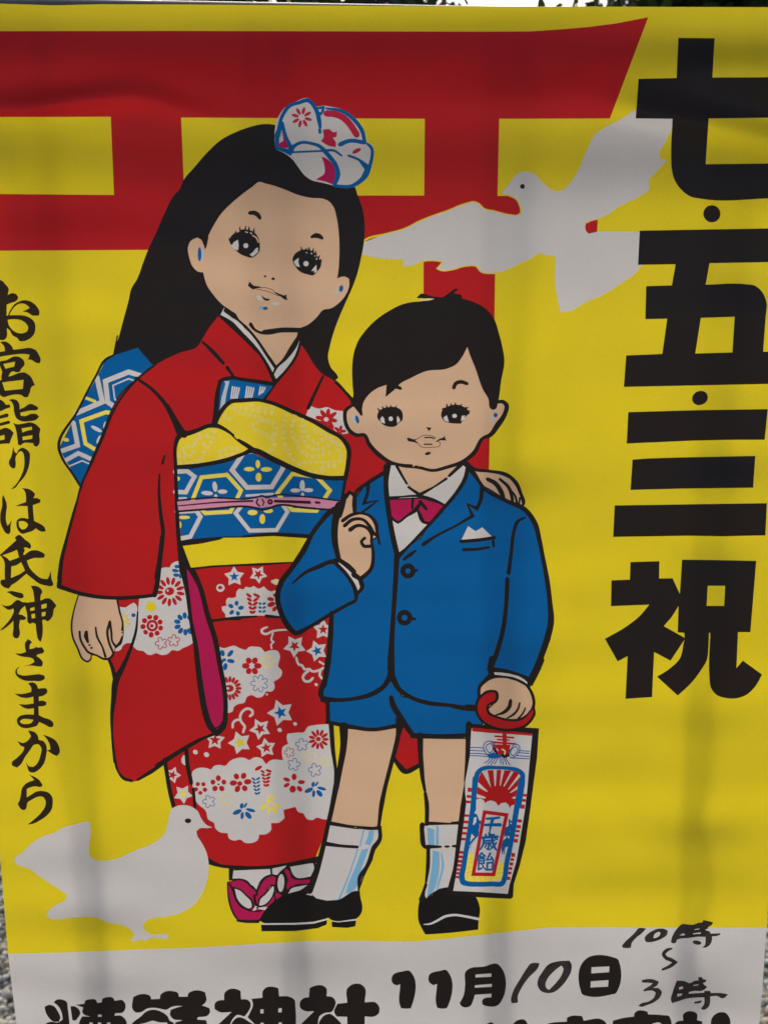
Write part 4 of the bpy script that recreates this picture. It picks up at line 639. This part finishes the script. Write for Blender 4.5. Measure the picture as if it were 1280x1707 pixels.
TOUCH = [(92, 325, .0060, 110, 60), (120, 900, .0030, 120, 60), (136, 1120, .0050, 100, 50), (150, 1400, .0055, 100, 40), (156, 1510, .0060, 100, 34), (168, 1625, .0050, 100, 34),
         (497, 725, .0065, 110, 70), (492, 975, .0060, 110, 50), (500, 1570, .0045, 110, 40), (868, 640, .0070, 110, 70), (862, 770, .0050, 110, 40), (858, 1060, .0060, 110, 60), (840, 1510, .0060, 110, 44),
         (1222, 655, .0070, 100, 50), (1206, 755, .0060, 100, 30), (1188, 905, .0070, 100, 36), (1166, 1180, .0062, 100, 36), (1163, 1290, .0062, 100, 40), (1160, 1368, .0066, 100, 30), (1150, 1590, .0060, 100, 34), (1262, 215, .0060, 120, 34), (1245, 440, .0050, 120, 50)]
def bulge(x, y):
    """how far the sheet stands off its plane towards the viewer, metres, over sheet pixels"""
    x = np.asarray(x, float); y = np.asarray(y, float)
    gs = lambda v, c, s: np.exp(-((v - c) / s) ** 2)
    d = 0.0010*np.sin(x/260.0 + y/900.0 + .4)
    e1_ = .55 + .45*np.sin(x/310.0 + y/420.0 + .8); e2_ = .5 + .5*np.sin(x/190.0 - y/230.0 + 2.1)
    d += 0.0011*np.sin(y/33.0 + 1.3*np.sin(x/240.0) + x/900.0)*e1_ + 0.00055*np.sin(y/15.5 + 1.7*np.sin(x/170.0 + 1) - x/500.0)*e2_ + 0.0012*np.sin(y/61.0 - x/410.0 + 1.1)*(1.05 - e1_)
    cl_ = 158 + 22*gs(x, 20, 120) + 40*(1 - gs(x, 215, 95))*(x > 215)
    d += 0.0085*gs(y, cl_, 21)*gs(x, 110, 190)                                               # curling fold, top left
    d += 0.0075*gs(y, 176 + .22*(x-1040), 26)*(1/(1+np.exp(-(x-1030)/22.0)))                 # fold, top right
    d += 0.0036*gs(y, 108, 26)*(1/(1+np.exp(-(x-1150)/25.0)))
    d += 0.0022*gs(y, 165, 36)*gs(x, 900, 110) + 0.0012*gs(y, 110, 60)*gs(x, 560, 220)
    d += 0.0016*gs(y, 1640 + .03*x, 60)*gs(x, 300, 420) + 0.0014*gs(y, 1530 - .04*x, 46)*gs(x, 900, 420)
    d += 0.0012*gs(y, 1400, 36)*gs(x, 60, 260) + 0.0010*gs(y, 700, 46)*gs(x, 60, 160) + 0.0012*gs(y, 640, 60)*gs(x, 900, 150)
    d += 0.0022*gs(y, 1003, 30)*gs(x, 720, 150) + 0.0018*gs(y, 1093, 26)*gs(x, 760, 140)
    for cx_, cy_, a_, sx_, sy_ in TOUCH: d -= 1.0*a_*gs(x, cx_, sx_*.75)*gs(y, cy_, sy_*1.4)
    d -= 0.0105/(1 + np.exp((y - 105 - .02*x)/36.0))*(1 - .35/(1 + np.exp(-(x - 1050)/60.0)))
    return d + 0.001
def sheet_pos(x, y):
    d = ray(x, y); t = (-bulge(x, y) - CP[1]) / d[..., 1]
    return CP + d * t[..., None]

# ------------------------------------------------------------------ cut the sheet into one layer of touching printed areas
sheet_out = SH[0][2]
def winding(P2, poly):
    x0, y0 = poly[:, 0], poly[:, 1]; x1, y1 = np.roll(x0, -1), np.roll(y0, -1)
    w = np.zeros(len(P2), int); px, py = P2[:, 0], P2[:, 1]
    for a, b_, c, e in zip(x0, y0, x1, y1):
        if b_ == e: continue
        if b_ < e: m_ = (py >= b_) & (py < e); s_ = 1
        else: m_ = (py >= e) & (py < b_); s_ = -1
        if m_.any():
            ii = np.nonzero(m_)[0]; xi = a + (py[ii] - b_) * (c - a) / (e - b_)
            w[ii[px[ii] < xi]] += s_
    return w != 0
V2 = []; E2 = []
for key, col_, p in SH:
    q = np.round(p, 3); keep = np.hypot(*(q - np.roll(q, 1, 0)).T) > 0.02; q = q[keep]
    if len(q) < 3: continue
    nx_ = np.roll(q, -1, 0); ln_ = np.hypot(*(nx_ - q).T)
    q = np.vstack([a_ + (b_ - a_) * t_ for a_, b_, l_ in zip(q, nx_, ln_) for t_ in (np.arange(max(1, int(l_ // 10))) / max(1, int(l_ // 10)))[:, None]])
    i0 = len(V2); V2 += [Vector(v) for v in q.tolist()]; E2 += [(i0 + i, i0 + (i + 1) % len(q)) for i in range(len(q))]
gx, gy = np.meshgrid(np.arange(-120, 1400, 12.0), np.arange(10, 1850, 8.0)); gp = np.stack([gx.ravel() + 0.31, gy.ravel() + 0.17], 1)
gp = gp[winding(gp, sheet_out)]; V2 += [Vector(v) for v in gp.tolist()]
cd_ = delaunay_2d_cdt(V2, E2, [], 0, 0.01, False)
CV = np.array([tuple(v) for v in cd_[0]]); CF = np.array(cd_[2], dtype=np.int64)
cen = CV[CF].mean(1); own = np.full(len(CF), -1)
for si, (key, col_, p) in enumerate(SH):
    lo, hi = p.min(0), p.max(0)
    ii = np.nonzero((cen[:, 0] >= lo[0]) & (cen[:, 0] <= hi[0]) & (cen[:, 1] >= lo[1]) & (cen[:, 1] <= hi[1]))[0]
    if len(ii): own[ii[winding(cen[ii], p)]] = si
insd = winding(cen, sheet_out); own[~insd] = -1
ar = np.cross(CV[CF[:, 1]] - CV[CF[:, 0]], CV[CF[:, 2]] - CV[CF[:, 0]]); own[np.abs(ar) < 1e-5] = -1
CF[ar > 0] = CF[ar > 0][:, ::-1]         # image y points down: make the faces look at the viewer
P3 = sheet_pos(CV[:, 0], CV[:, 1])
e_ = 0.5; tx_ = sheet_pos(CV[:, 0] + e_, CV[:, 1]) - sheet_pos(CV[:, 0] - e_, CV[:, 1]); ty_ = sheet_pos(CV[:, 0], CV[:, 1] + e_) - sheet_pos(CV[:, 0], CV[:, 1] - e_)
NR = np.cross(ty_, tx_); NR /= np.linalg.norm(NR, axis=1)[:, None]
if NR[:, 1].mean() > 0: NR = -NR
print('sheet triangles', len(CF), 'shapes', len(SH))
poster = bpy.data.objects.new('festival_poster', None); COL.objects.link(poster); poster.location = (0, 0, 1.25)
bpy.context.view_layer.update()
tag(poster, 'yellow Japanese festival poster with a girl in red kimono and a boy in blue suit', 'poster')
OFF = np.array([0, 0, 1.25])
groups = {}
for si, (key, col_, p) in enumerate(SH): groups.setdefault(key, {}).setdefault(col_, []).append(si)
made = {}
def area(key, parent):
    name = key.split('/')[-1].split('#')[0]
    cols = groups.get(key, {})
    tri = []; mi = []; mats = []
    for c, sl in cols.items():
        ii = np.nonzero(np.isin(own, sl))[0]
        if len(ii): mats.append(MAT[c]); tri.append(CF[ii]); mi.append(np.full(len(ii), len(mats) - 1))
    if not tri: return None
    tri = np.vstack(tri); mi = np.concatenate(mi)
    used, inv = np.unique(tri, return_inverse=True); inv = inv.reshape(tri.shape)
    o = mesh_obj(name, P3[used] - OFF, inv, mats, parent, mi, True)
    if len(o.data.vertices) == len(used): o.data.normals_split_custom_set_from_vertices([tuple(v) for v in NR[used]])
    return o
for key in [k_ for k_ in groups if '/' not in k_]:
    made[key] = area(key, poster)
for key in [k_ for k_ in groups if '/' in k_]:
    par = made.get(key.split('/')[0]) or poster
    area(key, par)
# ------------------------------------------------------------------ painted steel railing the poster hangs against
def steel(name, rgb, rough=.45):
    m, nt, bs = new_mat(name); N = nt.nodes.new; L = nt.links.new
    tc = N('ShaderNodeTexCoord'); no = N('ShaderNodeTexNoise'); no.inputs['Scale'].default_value = 40; no.inputs['Detail'].default_value = 5; L(tc.outputs['Object'], no.inputs['Vector'])
    cr_ = N('ShaderNodeValToRGB'); cr_.color_ramp.elements[0].position = .35; cr_.color_ramp.elements[1].position = .6
    cr_.color_ramp.elements[0].color = (*[c*.7 for c in lin(rgb)], 1); cr_.color_ramp.elements[1].color = (*lin(rgb), 1)
    L(no.outputs['Fac'], cr_.inputs[0]); L(cr_.outputs[0], bs.inputs['Base Color']); bs.inputs['Roughness'].default_value = rough
    return m
m_steel = steel('grey_paint', (92, 90, 88))
def tube(name, a, b_, r, mat, parent, n=14, r2=None):
    a = Vector(a); b_ = Vector(b_); ax = (b_ - a).normalized(); u = ax.orthogonal().normalized(); w = ax.cross(u); r2 = r if r2 is None else r2
    vs = []; 
    for p_, rr in ((a, r), (b_, r2)):
        for i in range(n): t = 2*math.pi*i/n; vs.append(p_ + (u*math.cos(t) + w*math.sin(t))*rr)
    fs = [(i, (i+1) % n, n + (i+1) % n, n + i) for i in range(n)] + [tuple(range(n))[::-1], tuple(range(n, 2*n))]
    o = mesh_obj(name, vs, fs, [mat], parent)
    o.data.polygons.foreach_set('use_smooth', np.array([1]*n + [0, 0], dtype=bool)); return o
rail = bpy.data.objects.new('metal_railing', None); COL.objects.link(rail)
tag(rail, 'grey metal railing whose top bar shows just above the yellow poster', 'railing')
BY = 0.0200; br = 0.0038
RY = BY + .024
pl_, pr_ = on_plane(90.0, 0.0, RY), on_plane(600.0, 9.0, RY)
slope = (pr_[2] - pl_[2]) / (pr_[0] - pl_[0]); zr = lambda x: pl_[2] + (x - pl_[0])*slope - 0.0085
tube('top_rail', (-.95, RY, zr(-.95)), (.95, RY, zr(.95)), .0085, m_steel, rail, 20)
tube('added_shade_rail', (-.95, BY+.036, zr(-.95)-.048), (.95, BY+.036, zr(.95)-.052), .0105, m_steel, rail, 20)  # unseen rail, added to shade the upper part of the sheet from behind
tube('bottom_rail', (-.95, 0, .14), (.95, 0, .14), .0085, m_steel, rail)
bx = [float(on_plane(px, py, 0)[0]) - .003 for px, py in ((160., 1600.), (497., 1620.), (832., 1600.), (1150., 1610.))]
sp = (bx[3] - bx[0]) / 3
for x in [bx[0] - 3*sp, bx[0] - 2*sp, bx[0] - sp] + bx + [bx[3] + sp, bx[3] + 2*sp, bx[3] + 3*sp]:
    tube('baluster', (x, .0165 - .06*(1.0 - .14)*.42, .14), (x, RY, zr(x) - .002), br, m_steel, rail)
for x in (-.95, .95): tube('end_post', (x, -.004, -.05), (x, RY, zr(x) + .03), .02, m_steel, rail, 20)

# ------------------------------------------------------------------ gravel yard
m_g, nt, bs = new_mat('gravel_bed'); N = nt.nodes.new; L = nt.links.new
tc = N('ShaderNodeTexCoord'); vo = N('ShaderNodeTexVoronoi'); vo.inputs['Scale'].default_value = 62; L(tc.outputs['Object'], vo.inputs['Vector'])
cr_ = N('ShaderNodeValToRGB'); e = cr_.color_ramp.elements; e[0].color = (.12, .11, .09, 1); e[1].color = (.6, .58, .52, 1); e.new(.4).color = (.2, .19, .16, 1)
sp_ = N('ShaderNodeSeparateColor'); L(vo.outputs['Color'], sp_.inputs[0]); L(sp_.outputs[0], cr_.inputs[0]); L(cr_.outputs[0], bs.inputs['Base Color']); bs.inputs['Roughness'].default_value = .9
bp = N('ShaderNodeBump'); bp.inputs['Strength'].default_value = 1; bp.inputs['Distance'].default_value = .01; bp.invert = True; L(vo.outputs['Distance'], bp.inputs['Height']); L(bp.outputs[0], bs.inputs['Normal'])
ground = mesh_obj('ground', [(-150, -150, 0), (150, -150, 0), (150, 150, 0), (-150, 150, 0)], [(0, 1, 2, 3)], [m_g]); tag(ground, kind='structure')
# pebbles, real stones of mixed colour
ico_v = []; ph = (1 + 5 ** .5) / 2
for a_, b_ in ((-1, ph), (1, ph), (-1, -ph), (1, -ph)): ico_v += [(a_, b_, 0)]
for a_, b_ in ((-1, ph), (1, ph), (-1, -ph), (1, -ph)): ico_v += [(0, a_, b_)]
for a_, b_ in ((ph, -1), (ph, 1), (-ph, -1), (-ph, 1)): ico_v += [(a_, 0, b_)]
ico_v = np.array(ico_v) / np.linalg.norm(ico_v[0])
ico_f = np.array([(0,11,5),(0,5,1),(0,1,7),(0,7,10),(0,10,11),(1,5,9),(5,11,4),(11,10,2),(10,7,6),(7,1,8),(3,9,4),(3,4,2),(3,2,6),(3,6,8),(3,8,9),(4,9,5),(2,4,11),(6,2,10),(8,6,7),(9,8,1)])
def pebbles(x0, x1, y0, y1, count, s0, s1, name):
    n_ = count; c = np.stack([rng.uniform(x0, x1, n_), rng.uniform(y0, y1, n_), rng.uniform(.000, .010, n_)], 1)
    s = rng.uniform(s0, s1, n_)[:, None] * np.stack([rng.uniform(.8, 1.35, n_), rng.uniform(.7, 1.05, n_), rng.uniform(.5, .75, n_)], 1)
    an = rng.uniform(0, 6.283, n_); ti = rng.uniform(-.5, .5, n_)
    v = ico_v[None] * (1 + rng.uniform(-.16, .16, (n_, 12, 1))) * s[:, None]
    x = v[..., 0]*np.cos(ti)[:, None] - v[..., 2]*np.sin(ti)[:, None]; z = v[..., 0]*np.sin(ti)[:, None] + v[..., 2]*np.cos(ti)[:, None]; y = v[..., 1]
    v = np.stack([x*np.cos(an)[:, None] - y*np.sin(an)[:, None], x*np.sin(an)[:, None] + y*np.cos(an)[:, None], z], -1) + c[:, None]
    f = (ico_f[None] + 12*np.arange(n_)[:, None, None]).reshape(-1, 3); v = v.reshape(-1, 3)
    me = bpy.data.meshes.new(name); me.vertices.add(len(v)); me.vertices.foreach_set('co', v.ravel().astype(np.float32))
    me.loops.add(f.size); me.loops.foreach_set('vertex_index', f.ravel().astype(np.int32)); me.polygons.add(len(f)); me.polygons.foreach_set('loop_start', np.arange(0, f.size, 3, dtype=np.int32))
    me.polygons.foreach_set('material_index', np.repeat(rng.choice(5, n_, p=[.46, .25, .14, .07, .08]), 20).astype(np.int32)); me.polygons.foreach_set('use_smooth', np.ones(len(f), dtype=bool))
    for m_ in stone: me.materials.append(m_)
    me.update(); me.validate(); o = bpy.data.objects.new(name, me); COL.objects.link(o); return o
stone = []
for i, rgb in enumerate(((232, 229, 212), (206, 203, 188), (160, 157, 144), (104, 102, 92), (206, 184, 148))):
    m, nt, bs = new_mat(f'pebble_stone_{i}'); N = nt.nodes.new; L = nt.links.new
    tc = N('ShaderNodeTexCoord'); no = N('ShaderNodeTexNoise'); no.inputs['Scale'].default_value = 120; no.inputs['Detail'].default_value = 4; L(tc.outputs['Object'], no.inputs['Vector'])
    c2 = N('ShaderNodeValToRGB'); c2.color_ramp.elements[0].position = .3; c2.color_ramp.elements[1].position = .7; c2.color_ramp.elements[0].color = (*[q*.55 for q in lin(rgb)], 1); c2.color_ramp.elements[1].color = (*lin(rgb), 1)
    L(no.outputs['Fac'], c2.inputs[0]); L(c2.outputs[0], bs.inputs['Base Color']); bs.inputs['Roughness'].default_value = .75; stone.append(m)
pb = pebbles(-1.9, 1.9, .1, 2.6, 62000, .0068, .0125, 'gravel'); tag(pb, 'loose white and grey pebbles covering the yard', 'gravel', kind='stuff')

# ------------------------------------------------------------------ trees behind the poster
m_b = steel('bark', (74, 62, 50), .9)
leafm = []
for i, rgb in enumerate(((46, 66, 34), (62, 84, 40), (36, 52, 30))):
    m, nt, bs = new_mat(f'leaf_{i}'); bs.inputs['Base Color'].default_value = (*lin(rgb), 1); bs.inputs['Roughness'].default_value = .6
    N = nt.nodes.new; tr = N('ShaderNodeBsdfTranslucent'); tr.inputs['Color'].default_value = (*[c*1.3 for c in lin(rgb)], 1); mx = N('ShaderNodeMixShader'); mx.inputs[0].default_value = .3
    nt.links.new(bs.outputs[0], mx.inputs[1]); nt.links.new(tr.outputs[0], mx.inputs[2]); nt.links.new(mx.outputs[0], nt.nodes['Material Output'].inputs['Surface']); leafm.append(m)
def tree(x, y, h, cr0, label, seed, nleaf=14000, leaf=.085):
    r = np.random.default_rng(seed)
    root = bpy.data.objects.new('broadleaf_tree', None); COL.objects.link(root); root.location = (x, y, 0); tag(root, label, 'tree', 'trees behind the railing')
    vs = []; fs = []
    def limb(a, b_, r0, r1, n=8):
        a = Vector(a); b_ = Vector(b_); ax = (b_ - a).normalized(); u = ax.orthogonal().normalized(); w = ax.cross(u); i0 = len(vs)
        for p_, rr in ((a, r0), (b_, r1)):
            for i in range(n): t = 2*math.pi*i/n; vs.append(p_ + (u*math.cos(t) + w*math.sin(t))*rr)
        fs.extend([(i0+i, i0+(i+1) % n, i0+n+(i+1) % n, i0+n+i) for i in range(n)])
    pa = Vector((0, 0, -.1)); tips = []
    for i in range(6):
        pb_ = Vector((r.normal(0, .12), r.normal(0, .12), h*.62*(i+1)/6)); limb(pa, pb_, .15 - .018*i, .15 - .018*(i+1)); pa = pb_
        if i >= 1:
            for j in range(4):
                an = r.uniform(0, 6.28); L_ = cr0*r.uniform(.55, .95); mid = pb_ + Vector((math.cos(an)*L_*.5, math.sin(an)*L_*.5, L_*.35)); tip = mid + Vector((math.cos(an+.3)*L_*.45, math.sin(an+.3)*L_*.45, L_*r.uniform(.1, .5)))
                limb(pb_, mid, .05, .03, 6); limb(mid, tip, .03, .010, 6); tips += [mid, tip, tip + Vector((r.normal(0, .3), r.normal(0, .3), r.uniform(0, .4)))]
                for q in range(3):
                    tw = tip + Vector((r.normal(0, .35), r.normal(0, .35), r.normal(.1, .3))); limb(mid.lerp(tip, .3+.3*q), tw, .010, .004, 4); tips.append(tw)
    mesh_obj('trunk', vs, fs, [m_b], root, smooth=True)
    t = np.array([tuple(v) for v in tips]); c = t[r.integers(0, len(t), nleaf)] + r.normal(0, .2, (nleaf, 3)) * np.array([1, 1, .7])
    d1_ = r.normal(0, 1, (nleaf, 3)); d1_ /= np.linalg.norm(d1_, axis=1)[:, None]; d2_ = np.cross(d1_, r.normal(0, 1, (nleaf, 3))); d2_ /= np.linalg.norm(d2_, axis=1)[:, None]
    s = (leaf*r.uniform(.6, 1.3, nleaf))[:, None]
    v = np.stack([c - d1_*s, c + d2_*s*.42, c + d1_*s, c - d2_*s*.42], 1).reshape(-1, 3); f = np.arange(nleaf*4).reshape(-1, 4)
    mesh_obj('crown', v, f, leafm, root, r.integers(0, 3, nleaf))
    return root
def spot(px, dist):
    d = ray(px, 5.0); d = d / np.hypot(d[0], d[1]); return float(CP[0] + d[0]*dist), float(CP[1] + d[1]*dist)
tr_ = [(505, 9.0, 8.4, 1.35, 'dark leafy tree just left of the middle, over the top edge of the poster', 3), (1140, 7.6, 7.0, 1.15, 'dark leafy tree behind the right end of the poster top edge', 5), (-420, 11.5, 7.5, 2.4, 'leafy tree far out to the left of the poster', 8), (2100, 12.5, 7.6, 2.4, 'leafy tree far out to the right of the poster', 9)]
for px, ds, h, c, lab, sd_ in tr_: tree(*spot(px, ds), h, c, lab, sd_)
